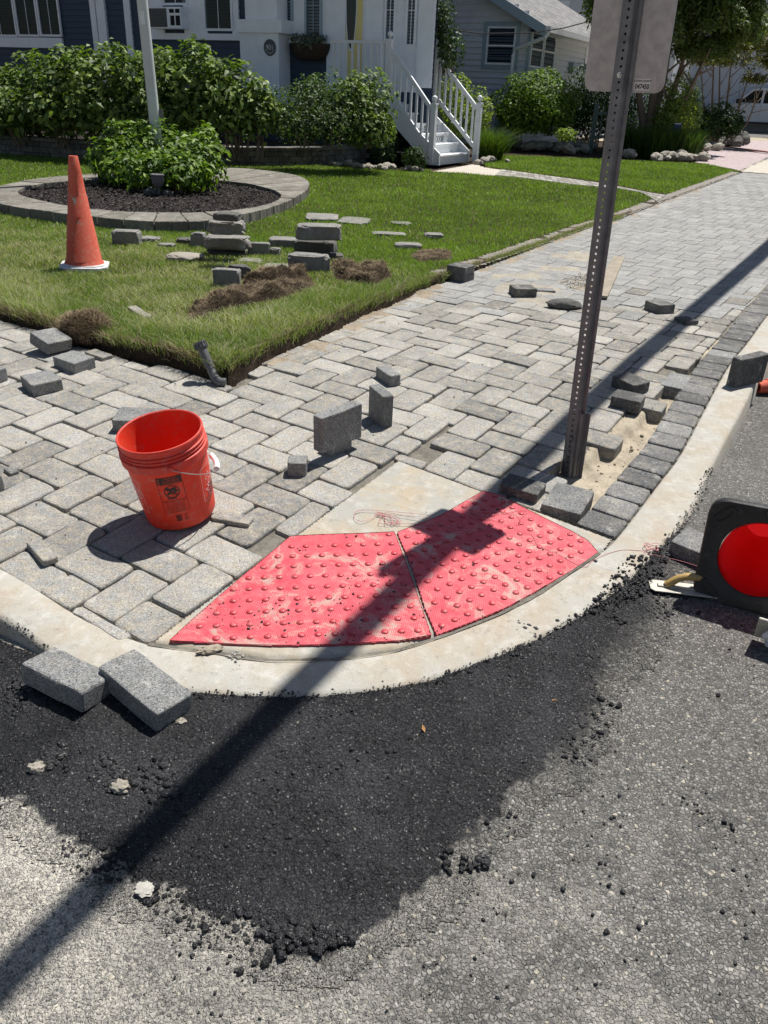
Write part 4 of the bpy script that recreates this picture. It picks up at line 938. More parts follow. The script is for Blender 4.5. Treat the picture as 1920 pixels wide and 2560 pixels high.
prof = [(.150, .030), (.146, .045), (rc_(.06), .062)]
for zc in (.38, .525): prof += [(rc_(zc), zc), (rc_(zc)-.0055, zc+.002)] if False else [(rc_(zc)+.0008, zc), (rc_(zc)-.0035, zc+.006)]
prof = sorted(prof, key=lambda t: t[1])+[(rc_(.70), .70), (.034, hC), (.030, hC+.006), (.024, hC+.004), (.022, hC-.05)]
mb.lathe(prof, 48); mb.build('body', M_CONE, ct, smooth=True)
mb = MB(); fnc = lambda x, y: ((rc_(y)+.0012)*math.cos(R(-104)+x/.1), (rc_(y)+.0012)*math.sin(R(-104)+x/.1), y)
for (cx_, cy_, r_) in ((.0, .50, .013), (.012, .515, .008), (-.010, .512, .009), (.004, .485, .010), (.014, .50, .006)): ring_to(mb, cx_, cy_, 0, r_, fnc, n=7, sy=rng.uniform(.7, 1.3))
mb.build('torn_sticker', plain('torn_sticker', (.55, .5, .46), .6, .5, 90, 0), ct); mb = MB()
for (cx_, cy_, r_) in ((.022, .35, .007), (.018, .343, .005)): ring_to(mb, cx_, cy_, 0, r_, fnc, n=7)
mb.build('torn_sticker', MATS['torn_sticker'], ct)
# cone lying on its side, seen from below its base
px_, py_ = 1868, 1530
x, y, z = GS(px_, py_, 0, zroad); M_CI = m_plastic('red_cone_rubber', (.80, .018, .022), (.76, .02, .026), (.7, .03, .03), .5, .1, .55)
cl = thing('traffic_cone', 'cone lying on its side at the right, black base and red hollow facing us', 'traffic cone', (x, y, z))
ax = Vector((.45, .95, -.13)).normalized(); up = (Vector((0, 0, 1))-ax*ax.z).normalized(); sd = ax.cross(up)
Mc = Matrix(((sd.x, up.x, ax.x, 0), (sd.y, up.y, ax.y, 0), (sd.z, up.z, ax.z, .002), (0, 0, 0, 1))) @ Matrix.Rotation(R(2), 4, 'Z')
hb = .190; Mc = Mc @ Matrix.Translation((0, hb+.002, 0))
mb = MB(); n = 72; cr = .055
def rr(t, half, c):                                        # rounded square outline
    a = 2*math.pi*t; d = Vector((math.cos(a), math.sin(a))); m = half/max(abs(d.x), abs(d.y)); p = d*m; q = Vector((max(-(half-c), min(half-c, p.x)), max(-(half-c), min(half-c, p.y)))); e = p-q
    return q+(e.normalized()*c if e.length > 1e-6 else e)
O = [rr(i/n, hb, cr) for i in range(n)]; Ri = .131; I = [Vector((math.cos(2*math.pi*i/n), math.sin(2*math.pi*i/n)))*Ri for i in range(n)]
lay = [(O, .03, 1.), (O, .006, 1.), (O, .0, .975), (I, .0, 1.08), (I, .004, 1.02), (I, .030, 1.0)]
vs = [Mc @ Vector((p.x*k, p.y*k, zz)) for P_, zz, k in lay for p in P_]; fs = []
for r_ in range(5):
    for i in range(n): fs.append((r_*n+i, r_*n+(i+1) % n, (r_+1)*n+(i+1) % n, (r_+1)*n+i))
for i in range(n): fs.append((5*n+i, 5*n+(i+1) % n, (i+1) % n, i))
mb.add(vs, [f[::-1] for f in fs]); base = mb.build('base', M_BLACK, cl, smooth=True)
mb = MB(); mb.lathe([(Ri*.999, .001), (Ri*.985, .02), (.066, .44), (.064, .455), (.001, .457)], 56, M=Mc); mb.build('body', M_CI, cl, smooth=True)
for sx_, sy_ in ((-1, 1), (-1, -1), (1, 1), (1, -1)):     # moulded slots in the corners
    Ms = Mc @ Matrix.Translation((sx_*.137, sy_*.137, -.003)) @ Matrix.Rotation(R(-45*sx_*sy_), 4, 'Z')
    mb = MB(); L_, w_ = .032, .013; Q = [Vector((L_*max(-1, min(1, 1.6*math.cos(a)))*.7+.011*math.cos(a), w_*math.sin(a))) for a in [2*math.pi*i/20 for i in range(20)]]
    vs = [Ms @ Vector((q.x*k, q.y*k, zz)) for zz, k in ((.004, 1.25), (-.001, 1.2), (-.001, .95), (.0, .9)) for q in Q]; mb.add(vs, [(r_*20+i, (r_+1)*20+i, (r_+1)*20+(i+1) % 20, r_*20+(i+1) % 20) for r_ in range(3) for i in range(20)]); mb.build('hand_slot', M_BLACK, cl, smooth=True)
for (a, q) in ((-.165, .05), (-.165, 0), (-.165, -.05), (-.10, .165), (-.165, -.09), (-.1, -.168), (.02, .168), (-.075, .17), (.03, -.17), (.08, -.165), (-.163, .095)):
    mb = MB(); mb.lathe([(.012, .002), (.012, -.0015), (.0095, -.0015), (.0095, .001)], 16, M=Mc @ Matrix.Translation((a, q, 0))); mb.build('moulded_ring', M_BLACK, cl, smooth=True)
mb = MB(); mb.lathe([(.016, .002), (.014, -.012), (.008, -.016), (.001, -.016)], 16, M=Mc @ Matrix.Translation((0, .163, 0)))
mb.build('moulded_knob', M_BLACK, cl, smooth=True)
x, y, z = GS(1896, 990, 0, zroad); c2 = thing('traffic_cone', 'orange traffic cone lying in the gutter, only its tip in frame at the right', 'traffic cone', (x, y+.03, z))
M2 = rot(0, R(90-6), R(14), (0, 0, .042)); mb = MB(); mb.lathe([(.018, .03), (.022, 0), (.032, .0), (.036, .02), (.040, .055), (.044, .056), (.048, .09), (.150, .74)], 32, M=M2); mb.build('body', M_CONE, c2, smooth=True)
mb = MB(); mb.prism(octa(.18, .12), .74, .77, M=M2); mb.build('base', M_BLACK, c2)

# ================================================================== SIGN AND POST
x, y, z = GS(1416, 1188, -.055); SP = Vector((x, y, z-.12)); top = at(1580, -40, y); 
sg = thing('road_sign', 'road sign seen from behind on a perforated steel channel post set among the pavers', 'road sign', SP)
lean = (top-SP); leanv = Vector((lean.x/lean.z, 0, 1))
YW = R(37)                                                # turn of the sign about the post
mfr = Matrix.Rotation(-YW, 4, 'Z'); Msh = Matrix(((1, 0, leanv.x, 0), (0, 1, 0, 0), (0, 0, 1, 0), (0, 0, 0, 1))) @ mfr
def holes_strip(mb, w, z0, z1, pitch, r, d, Mx, y0):
    """flat web with round holes: frame of quads around an octagonal hole"""
    zz = z0
    while zz < z1:
        zc = zz+pitch/2; sq = [(w/2, 0), (w/2, pitch/2), (0, pitch/2), (-w/2, pitch/2), (-w/2, 0), (-w/2, -pitch/2), (0, -pitch/2), (w/2, -pitch/2)]
        for yy in (y0, y0+d):
            vs = [Mx @ Vector((a, yy, zc+b)) for a, b in sq]+[Mx @ Vector((r*math.cos(R(45*i)), yy, zc+r*math.sin(R(45*i)))) for i in range(8)]
            mb.add(vs, [(i, (i+1) % 8, 8+(i+1) % 8, 8+i) for i in range(8)])
        vs = [Mx @ Vector((r*math.cos(R(45*i)), yy, zc+r*math.sin(R(45*i)))) for yy in (y0, y0+d) for i in range(8)]
        mb.add(vs, [(i, (i+1) % 8, 8+(i+1) % 8, 8+i) for i in range(8)]); zz += pitch
def channel(mb, z0, z1, Mx, y0=0., k=1.):
    # hat section opening away from the viewer: web, two flared sides, two flanges
    holes_strip(mb, .030*k, z0, z1, .0254, .0050, .003, Mx, y0)
    for s in (-1, 1):
        pr = [(.015*k, 0), (.020*k, .002), (.030*k, .032*k), (.046*k, .033*k)]
        for j in range(3):
            (a, b), (c, d) = pr[j], pr[j+1]
            vs = [Mx @ Vector((s*q, y0+e+o, zz)) for zz in (z0, z1) for q, e, o in ((a, b, 0), (c, d, 0), (c, d, .003), (a, b, .003))]
            mb.add(vs, [(0, 1, 5, 4), (3, 7, 6, 2), (0, 4, 7, 3), (1, 2, 6, 5), (4, 5, 6, 7), (0, 3, 2, 1)])
mb = MB(); channel(mb, .02, 2.75, Msh, 0, .84); mb.build('post', M_STEEL, sg)
mb = MB(); channel(mb, -.05, .42, Msh @ Matrix.Translation((.012, .014, 0)), 0, .98); mb.build('anchor_stub', M_STEEL, sg)
mb = MB(); mb.lathe([(.010, -.004), (.010, .006), (.006, .008), (.001, .008)], 6, M=Msh @ Matrix.Translation((0, -.001, .305)) @ Matrix.Rotation(R(90), 4, 'X')); mb.build('anchor_bolt', M_STEEL, sg); mb = MB(); mb.lathe([(.008, -.004), (.008, .006), (.001, .008)], 6, M=Msh @ Matrix.Translation((0, -.001, .235)) @ Matrix.Rotation(R(90), 4, 'X')); mb.build('anchor_bolt', M_STEEL, sg)
hz0 = at(1500, 228, y).z-SP.z; Wp, Hp, cr = .156, .46, .035
Op = []
for i, (sx_, sz_) in enumerate(((1, -1), (1, 1), (-1, 1), (-1, -1))):
    for j in range(7): a = R(-90+90*i+15*j); Op.append((sx_*(Wp-cr)+cr*math.cos(a), hz0+(Hp/2+sz_*(Hp/2-cr))+cr*math.sin(a)))
Mpl = Msh @ Matrix(((1, 0, 0, .003), (0, 0, -1, .034), (0, 1, 0, 0), (0, 0, 0, 1)))
mb = MB(); mb.prism(Op, -.003, 0, M=Mpl); mb.build('sign_plate', M_ALU, sg)
mb = MB(); mb.prism(Op, -.0045, -.0035, M=Mpl @ Matrix.Scale(1, 4)); mb.build('sign_face', M_WHITE, sg)
mb = MB()
for zz in (hz0+.055, hz0+.40): mb = MB(); mb.lathe([(.001, .010), (.007, .010), (.0075, .002), (.011, .002), (.011, 0)], 6, M=Msh @ Matrix.Translation((0, -.001, zz)) @ Matrix.Rotation(R(90), 4, 'X')); mb.build('sign_bolt', plain('bright_zinc', (.5, .5, .5), .4, .1, 9, 0, metal=.8), sg)
fnp = lambda x, y: Msh @ Vector((x, .0325, y)); 
sk = MB(); quad_to(sk, .048, .108, hz0+.008, hz0+.046, lambda x, y: Msh @ Vector((x, .0332, y)), nseg=1); sko = sk.build('inventory_sticker', plain('sticker_white', (.62, .60, .60), .5, .05, 9, 0), sg)
tx = MB(); text_to(tx, 'OCEAN COUNTY', .0105, fnp, 0, .078, hz0+.038, sx=.78, bold=.02); text_to(tx, '047450', .023, fnp, 0, .078, hz0+.0195, sx=.78, bold=.03); o = tx.build('sticker_print', M_PRK, sko)

# mast arm over the corner: its post stands outside the frame on the right, its shadow crosses the scene
hA = 4.3; A1 = Vector((4.10, 9.30)); A2 = Vector((-.70, 1.04)); dA = (A1-A2).normalized(); off = Vector((math.cos(SUN_AZ), math.sin(SUN_AZ)))*(hA/math.tan(SUN_EL))
e1, e2 = A1+dA*6.5+off, A2-dA*3.2+off; pb = Vector((e1.x, e1.y, float(zs(e1.x, e1.y))))
po = thing('mast_arm_pole', 'tall steel pole outside the right edge whose long mast arm throws the long shadow', 'pole', pb)
mb = MB(); mb.tube([(0, 0, -.1), (0, 0, hA+.3)], [.17, .13], 18); mb.build('post', M_STEEL, po, smooth=True)
mb = MB(); mb.tube([(0, 0, hA-pb.z), (e2.x-e1.x, e2.y-e1.y, hA-pb.z)], [.125, .034], 16); mb.build('mast_arm', M_STEEL, po, smooth=True)

# ================================================================== FLOATS, STRING, PIPE, BOARD
M_MAG = plain('cement_caked_metal', (.48, .46, .40), .6, .3, 20, .3, .002, 120, .3, dirt=((.55, .50, .42), 10, .5, .7)); M_HANDLE = plain('yellow_plastic_handle', (.45, .30, .10), .45, .3, 25, .15, dirt=((.30, .25, .17), 14, .5, .6))
x, y, z = GS(1690, 1480, .0, zroad); ft = thing('hand_float', 'cement caked hand float with a curved yellow handle lying on the fresh asphalt', 'hand float', (x+.025, y, z+.012), R(-8)); ft.scale = (.84, .84, .84)
mb = MB(); Pb = [(-.125, -.045), (.30, -.045), (.30, .045), (-.125, .045), (-.142, .03), (-.142, -.03)]; mb.prism(Pb, 0, .006); mb.box(-.11, .29, -.012, .012, .006, .014); bevel(mb.build('blade', M_MAG, ft), .002)
mb = MB(); mb.tube([(-.075, 0, .012), (-.055, 0, .030), (-.03, 0, .052), (.0, 0, .064), (.05, 0, .068), (.10, 0, .066), (.14, 0, .052), (.16, 0, .012)], [.016, .0165, .016, .0165, .0175, .0165, .016, .017], 12); mb.build('handle', M_HANDLE, ft, smooth=True)
x, y, z = GS(1905, 1640, 0, zroad); f2 = thing('hand_float', 'grey hand float standing tipped on its edge, cut off by the right frame edge', 'hand float', (x+.045, y, z), R(-30))
mb = MB(); Mt = rot(R(-62), 0, 0, (0, -.02, .045)); mb.prism([(-.08, -.055), (.2, -.055), (.2, .055), (-.08, .055)], .05, .060, M=Mt); bevel(mb.build('blade', MATS['cement_caked_metal'], f2), .004)
mb = MB(); mb.tube([(-.03, .0, .085), (-.045, .02, .05), (-.035, .03, .02), (.02, .03, .012), (.15, .03, .012)], .013, 10); mb.build('handle', M_WHITE, f2, smooth=True)
mb = MB(); M_STR = plain('pink_mason_line', (.58, .24, .25), .7, .2, 40, 0)
def onp(P, dz=.004): return [Vector((*GS(px, py)[:2], float(zs(*GS(px, py)[:2]))+dz+.004*rng.random())) for px, py in P]
def spl(P, n=6):
    out = []
    for i in range(len(P)-1):
        p0, p1, p2, p3 = P[max(i-1, 0)], P[i], P[i+1], P[min(i+2, len(P)-1)]
        for j in range(n): t = j/n; out.append(.5*((2*p1)+(p2-p0)*t+(2*p0-5*p1+4*p2-p3)*t*t+(3*p1-p0-3*p2+p3)*t**3))
    return out+[P[-1]]
S_ = [(886, 1283), (900, 1278), (940, 1279), (1000, 1284), (1060, 1288), (1078, 1296), (1060, 1300), (1010, 1292), (960, 1284), (920, 1302), (900, 1306), (886, 1296), (890, 1282), (910, 1277)]
loops = [(970+22*math.cos(a*1.0)+10*math.sin(a*2.3), 1298+13*math.sin(a*1.1)+4*math.cos(a*2.9)) for a in [i*.55 for i in range(46)]]
S2 = [(990, 1311), (1040, 1312), (1100, 1316), (1150, 1326), (1195, 1330), (1215, 1318), (1190, 1300), (1180, 1288), (1220, 1281), (1260, 1285), (1300, 1278), (1318, 1282), (1300, 1300), (1292, 1315), (1303, 1308), (1290, 1290), (1262, 1286), (1210, 1292), (1172, 1284), (1185, 1296), (1240, 1305), (1300, 1330), (1330, 1340), (1345, 1365), (1390, 1385), (1440, 1412), (1466, 1418), (1478, 1405), (1520, 1385), (1560, 1376), (1608, 1378), (1640, 1370), (1618, 1376), (1612, 1384), (1650, 1392), (1710, 1408), (1760, 1424)]
for P_ in (S_, loops, S2): mb.tube(spl(onp(P_, .002)), .0010, 4, tone=.5)
k_ = [(1625+14*math.cos(a)+7*math.sin(2.1*a), 1372+9*math.sin(1.3*a)) for a in [i*.6 for i in range(24)]]; mb.tube(spl(onp(k_, .008)), .0013, 4)
tag(mb.build('mason_line', M_STR), 'tangled pink mason line lying across the ramp and kerb', 'string')
x, y, z = GS(503, 862, .135); p2 = Vector((*GS(540, 938)[:2], 0)); p2 = Vector((-.915, 4.125, 0)); p2.z = float(zs(p2.x, p2.y))+.005
pi_ = thing('drain_pipe', 'grey drain pipe stub with a ribbed coupling at the cut corner of the lawn', 'drain pipe', p2)
a_ = Vector((-1.012, 4.20, .150))-p2; mb = MB(); mb.tube([a_, a_*.5, a_*.16, Vector((.01, -.01, .016)), Vector((.045, -.01, .014))], [.025, .025, .026, .025, .024], 14, tone=.5); mb.build('pipe', plain('grey_pvc', (.10, .105, .11), .5, .3, 20, .1, dirt=((.3, .28, .25), 30, .55, .5)), pi_, smooth=True)
mb = MB(); d_ = a_.normalized(); Mp = Matrix.Translation(a_) @ d_.to_track_quat('Z', 'Y').to_matrix().to_4x4(); mb.lathe([(.025, -.02), (.034, -.018), (.034, .0), (.029, .002), (.033, .006), (.033, .016), (.025, .018), (.02, .0)], 14, M=Mp)
for i in range(14): mb.box(.032, .037, -.003, .003, -.016, .014, M=Mp @ Matrix.Rotation(2*math.pi*i/14, 4, 'Z'))
mb.build('coupling', MATS['grey_pvc'], pi_, smooth=True)
a, b = [Vector(GS(px, py, .012)) for px, py in ((1548, 640), (1500, 745))]; d = b-a; mb = MB(); Mq = Matrix.Translation((a+b)/2-Vector((0, 0, .010))) @ Matrix.Rotation(math.atan2(d.y, d.x), 4, 'Z'); mb.box(-d.length/2, d.length/2, -.055, .055, 0, .020, M=Mq)
tag(bevel(mb.build('wooden_board', plain('weathered_board', (.30, .26, .20), .85, .35, 9, .3, .003, 30)), .002), 'weathered board lying on the footway behind the sign post', 'board')
# pocket of sand and dead leaves swept over the footway
SPILL = poly([(1190, 690), (1330, 640), (1450, 610), (1530, 640), (1540, 690), (1470, 750), (1400, 770), (1280, 760), (1200, 740)])
tag(sheet('sand_spill', SPILL, zs, -.0015, .02, m_sand('spilt_sand', (.28, .25, .20), (.42, .39, .33)), relief=lambda X, Y: (fbm(X, Y, 5, 4)-.44)*.03*sm(segdist(X, Y, SPILL)/.15)-.006*(1-sm(segdist(X, Y, SPILL)/.15))), kind='stuff')
LEAFP = poly([(1400, 705), (1440, 690), (1500, 680), (1540, 700), (1500, 728), (1420, 725)]); Q = scatter(LEAFP, 900)
tag(leaf_mesh('dead_leaves', np.column_stack([Q, zs(Q[:, 0], Q[:, 1])+.008]), np.tile([0., 0, 1], (len(Q), 1))+NR.normal(0, .5, (len(Q), 3)), np.full(len(Q), .022), L_ROOT, aspect=.4), kind='stuff')
# dirt fringe along the footway edge, and soil washed from the cut
ED = LE_R[1:]; EP = ED+[(p[0]+.17, p[1]-.09) for p in ED[::-1]]
tag(sheet('soil_fringe', EP, zs, -.002, .02, m_sand('edge_dirt', (.20, .165, .125), (.40, .34, .26)), relief=lambda X, Y: (fbm(X, Y, 9, 4)-.42)*.035*sm((.17-segdist(X, Y, ED, False))/.14)-.001, edge=lambda X, Y: inpoly(X, Y, EP) & (Y < 15)), kind='stuff')
# asphalt crumbs, scattered grit
def crumbs(name, Pn, rad, mat, zf, k=1.0):
    n = len(Pn); ico = np.array([(0, 0, 1), (.89, 0, .45), (.28, .85, .45), (-.72, .53, .45), (-.72, -.53, .45), (.28, -.85, .45), (.72, .53, -.45), (-.28, .85, -.45), (-.89, 0, -.45), (-.28, -.85, -.45), (.72, -.53, -.45), (0, 0, -1)])
    fi = np.array([(0, 1, 2), (0, 2, 3), (0, 3, 4), (0, 4, 5), (0, 5, 1), (1, 6, 2), (2, 7, 3), (3, 8, 4), (4, 9, 5), (5, 10, 1), (6, 7, 2), (7, 8, 3), (8, 9, 4), (9, 10, 5), (10, 6, 1), (11, 7, 6), (11, 8, 7), (11, 9, 8), (11, 10, 9), (11, 6, 10)])
    V = ico[None]*rad[:, None, None]*(1+NR.normal(0, .22, (n, 12, 1)))*np.array([1, 1, .75*k]); th = NR.uniform(0, 6.28, n); c, s = np.cos(th)[:, None], np.sin(th)[:, None]
    X = V[..., 0]*c-V[..., 1]*s*.8+Pn[:, :1]; Y = V[..., 0]*s+V[..., 1]*c*.8+Pn[:, 1:2]; Zc = V[..., 2]+(zf(Pn[:, 0], Pn[:, 1])+rad*.45)[:, None]
    return tag(npmesh(name, np.stack([X, Y, Zc], 2).reshape(-1, 3), [(np.arange(n)[:, None, None]*12+fi[None]).reshape(-1, 3)], mat, None, np.repeat(NR.random(n), 12)), kind='stuff')
n = 42000; X = NR.uniform(-2.2, 2.4, n); Y = NR.uniform(.6, 3.6, n); k = patch_edge(X, Y); pe = fbm(X, Y, 5, 3); keep = k & (NR.random(n) < np.clip((pe-.40)*5, .03, 1))
Q = np.column_stack([X, Y])[keep & (NR.random(n) < .55)]
crumbs('asphalt_crumbs', Q, np.clip(NR.lognormal(-5.65, .4, len(Q)), .002, .0085), M_CRUMB, lambda x, y: zroad(x, y)+.004+patch_relief(x, y)-.002)
ob = resamp(OUTB, 3000); ii = NR.integers(150, 2900, 5200); off = NR.normal(0, .045, (5200, 2))*np.where(NR.random(5200) < .15, 3, 1)[:, None]; Q = ob[ii]+off
clus = fbm(Q[:, 0], Q[:, 1], 6, 2) > .42; Q = Q[clus]
crumbs('asphalt_crumbs', Q, np.clip(NR.lognormal(-5.75, .55, len(Q)), .0012, .014), M_CRUMB, zroad)
for P_, n_, mu in (([(60, 1880), (170, 1860), (300, 1890), (430, 1900), (460, 1990), (380, 2020), (250, 1985), (120, 1960)], 2600, -5.35), ([(640, 2330), (720, 2310), (860, 2320), (900, 2370), (820, 2440), (740, 2420)], 420, -4.95), ([(0, 1640), (90, 1700), (60, 1800), (0, 1800)], 600, -5.3), ([(1270, 1560), (1500, 1500), (1560, 1560), (1400, 1640), (1200, 1680)], 1500, -5.5), ([(1100, 2130), (1190, 2120), (1230, 2170), (1120, 2190)], 60, -5.0)):
    Q = scatter(poly([(x*1., y*1.) for x, y in P_], zroad), n_*2); Q = Q[fbm(Q[:, 0], Q[:, 1], 13, 3) > .45]; crumbs('asphalt_crumbs', Q, np.clip(NR.lognormal(mu, .45, len(Q)), .002, .014), M_CRUMB, lambda x, y: zroad(x, y)+.004)
ko = resamp([tuple(q) for q in KOd if q[1] < 3.4 and q[0] > -1.6], 1500); ii = NR.integers(0, 1500, 1500); Q = ko[ii]+NR.normal(0, .010, (1500, 2))
crumbs('asphalt_crumbs', Q, np.clip(NR.lognormal(-6.1, .45, len(Q)), .001, .006), M_CRUMB, zs)
KB = poly([(1500, 1480), (1560, 1400), (1640, 1370), (1690, 1380), (1620, 1480), (1540, 1530), (1440, 1545)]); Q = scatter(KB, 1300)
crumbs('asphalt_crumbs', Q, np.clip(NR.lognormal(-5.5, .5, len(Q)), .0015, .010), M_CRUMB, zs)
RAMPP = PL1+PR1[::-1]; Q = np.concatenate([scatter(PL1, 700), scatter(PR1, 550)]); Q = Q[fbm(Q[:, 0], Q[:, 1], 5, 3) > .42]
crumbs('ramp_grit', Q, np.clip(NR.lognormal(-6.2, .5, len(Q)), .0009, .006), M_CRUMB, zs)
RG = poly([(1150, 1990), (1300, 1880), (1700, 1900), (1900, 2150), (1900, 2500), (1400, 2500)], zroad); Q = scatter(RG, 380); Q = Q[fbm(Q[:, 0], Q[:, 1], 7, 3) > .52]
crumbs('asphalt_crumbs', Q, np.clip(NR.lognormal(-5.7, .5, len(Q)), .0015, .009), M_CRUMB, zroad)
Q = np.column_stack([NR.uniform(-2, 2.6, 900), NR.uniform(.7, 3.4, 900)]); Q = Q[inpoly(Q[:, 0], Q[:, 1], ROADP)]
crumbs('pale_grit', Q, np.clip(NR.lognormal(-6.1, .35, len(Q)), .001, .004), M_RIVER, lambda x, y: zroad(x, y)+.004)
Q = np.column_stack([NR.uniform(-3.4, 3, 1500), NR.uniform(2, 7, 1500)]); Q = Q[inpoly(Q[:, 0], Q[:, 1], SWP)]
crumbs('paver_grit', Q, np.clip(NR.lognormal(-6.2, .45, len(Q)), .001, .005), M_DSTONE, lambda x, y: zs(x, y)+.002)
Q = scatter(poly([(560, 1640), (590, 1625), (625, 1640), (600, 1665)]), 60); crumbs('mortar_crumbs', Q, np.clip(NR.lognormal(-5.6, .4, len(Q)), .002, .007), M_KERB, zs)
Q = scatter(poly([(1455, 1160), (1640, 1020), (1700, 1000), (1560, 1220), (1470, 1260)]), 260); crumbs('sand_lumps', Q, np.clip(NR.lognormal(-5.5, .5, len(Q)), .002, .012), M_SAND, zbed)

# ================================================================== HOUSES
class House:
    def __init__(s, O, ang): s.O = Vector((O[0], O[1])); s.a = ang; s.e = Vector((math.cos(ang), math.sin(ang))); s.i = Vector((-math.sin(ang), math.cos(ang)))
    def fp(s, px, py, d=0.):                             # sight line meets the plane d behind the facade -> (s, z)
        r = ray(px, py); t = (s.O.dot(s.i)+d)/(r[0]*s.i.x+r[1]*s.i.y); P = Vector((r[0]*t, r[1]*t)); return ((P-s.O).dot(s.e), H+r[2]*t)
    def sp(s, px, py, q=0.):                             # ... meets the cross plane at s=q -> (depth, z)
        r = ray(px, py); t = (s.O.dot(s.e)+q)/(r[0]*s.e.x+r[1]*s.e.y); P = Vector((r[0]*t, r[1]*t)); return ((P-s.O).dot(s.i), H+r[2]*t)
    def loc(s, P): v = Vector((P[0], P[1]))-s.O; return v.dot(s.e), v.dot(s.i)
    def root(s, name, label, cat, group=None): return thing(name, label, cat, (s.O.x, s.O.y, 0), s.a, group)
def siding(name, mat, parent, s0, s1, z0, z1, pitch, y=0., M=None, top=None, lap=.036):
    mb = MB(); z = z0
    while z < z1:
        h = min(pitch, z1-z); a, b = s0, s1
        if top: b = min(s1, top(z+h/2))
        vs = [Vector(v) for v in ((a, y-lap, z), (b, y-lap, z), (b, y-.002, z+h), (a, y-.002, z+h), (a, y+.02, z), (b, y+.02, z))]
        if M is not None: vs = [M @ v for v in vs]
        mb.add(vs, [(0, 1, 2, 3), (0, 4, 5, 1)]); z += pitch
    return mb.build(name, mat, parent)
def window(parent, s0, s1, z0, z1, y=0., fr=.045, cols=2, rows=2, split=True, mat=None, M=None, blinds=True, trim=.0, sashes=1, tm=None):
    T = (lambda v: M @ Vector(v)) if M is not None else Vector
    wn = MB(); f = fr
    Mx = M if M is not None else Matrix()
    if trim:
        for (a, b, c, d) in ((s0-trim, s0, z0-trim, z1+trim), (s1, s1+trim, z0-trim, z1+trim), (s0, s1, z1, z1+trim), (s0, s1, z0-trim, z0)): wn.box(a, b, y-.032, y+.01, c, d, M=Mx, mi=1)
    for (a, b, c, d) in ((s0, s0+f, z0, z1), (s1-f, s1, z0, z1), (s0+f, s1-f, z1-f, z1), (s0+f, s1-f, z0, z0+f)): wn.box(a, b, y-.045, y, c, d, M=Mx)
    if split: wn.box(s0+f, s1-f, y-.040, y-.006, (z0+z1)/2-f*.45, (z0+z1)/2+f*.45, M=Mx)
    w_ = wn.build('window', [mat or M_TRIM, tm or M_TRIM], parent)
    mt = MB()
    for i in range(1, cols): x = s0+f+(s1-s0-2*f)*i/cols; mt.box(x-.007, x+.007, y-.030, y-.020, z0+f, z1-f, M=Mx)
    for i in range(1, rows*2 if split else rows):
        if split and i == rows: continue
        z = z0+f+(z1-z0-2*f)*i/(rows*2 if split else rows); mt.box(s0+f, s1-f, y-.0295, y-.0205, z-.007, z+.007, M=Mx)
    if mt.v: mt.build('muntin', mat or M_TRIM, w_)
    g = MB(); g.add([T((s0+f, y-.018, z0+f)), T((s1-f, y-.018, z0+f)), T((s1-f, y-.018, z1-f)), T((s0+f, y-.018, z1-f))], [(0, 1, 2, 3)]); g.build('pane', M_GLASS, w_)
    g = MB(); g.add([T((s0+f, y+.012, z0+f)), T((s1-f, y+.012, z0+f)), T((s1-f, y+.012, z1-f)), T((s0+f, y+.012, z1-f))], [(0, 1, 2, 3)]); g.build('dark_room', M_DARK, w_)
    if blinds:
        b = MB(); z = z0+f+.02
        while z < z1-f: b.box(s0+f+.01, s1-f-.01, y-.006, y+.002, z, z+.014, M=Mx); z += .055
        b.build('blind', M_BLIND, w_)
    return w_
R1 = R(-27)
P0 = at(1085, 200, 17.6); H1 = House((P0.x, P0.y), R1); h1 = H1.root('blue_house', 'blue clapboard house with white trim, yellow door and house number 901', 'house')
f1 = H1.fp
zt1 = 4.7
sL = -14.
siding('siding', M_BLUE, h1, sL, -.02, .2, zt1, .118, lap=.020)
mb = MB(); mb.prism([(sL, .02), (-.02, .02), (-2.6, 5.2), (sL, 5.2)], .0, zt1); mb.build('wall', M_BLUE, h1)
mb = MB(); mb.add([(sL-.4, -.5, zt1-.05), (.35, -.5, zt1-.05), (-2.9, 5.6, zt1-.05), (sL-.4, 5.6, zt1-.05), (sL+1.5, 2.4, zt1+2.3), (-3.2, 2.4, zt1+2.3)], [(0, 1, 5, 4), (1, 2, 5), (2, 3, 4, 5), (3, 0, 4), (0, 3, 2, 1)]); mb.build('roof', plain('dark_shingle', (.10, .10, .105), .9, .4, 30, .5, .01, 60), h1)
def trim(name, x0, x1, y0, y1, dep=.04, d=0., mat=None, parent=None, hs=None):
    ym = (max(y0, 0)+y1)/2; a = (hs or f1)(x0, ym, d)[0]; b = (hs or f1)(x1, ym, d)[0]; xm = (x0+x1)/2
    z1 = (hs or f1)(xm, y0, d)[1] if y0 > -5 else zt1-.1; z0 = (hs or f1)(xm, y1, d)[1]
    mb = MB(); mb.box(a, b, d-dep, d+.01, z0, z1); return mb.build(name, mat or M_TRIM, parent or h1)
def win(x0, x1, y0, y1, **k):
    ym = (max(y0, 0)+y1)/2; a, b = f1(x0, ym)[0], f1(x1, ym)[0]; xm = (x0+x1)/2; z0 = f1(xm, y1)[1]; z1 = f1(xm, y0)[1] if y0 > -5 else z0+1.75
    return window(h1, a, b, z0, z1, y=-.03, **k)
trim('corner_board', 239, 252, -20, 240, .05); trim('corner_board', 256, 276, -20, 240, .07); trim('corner_board', 322, 337, -20, 240, .05); trim('corner_board', 1047, 1086, -20, 220, .07)
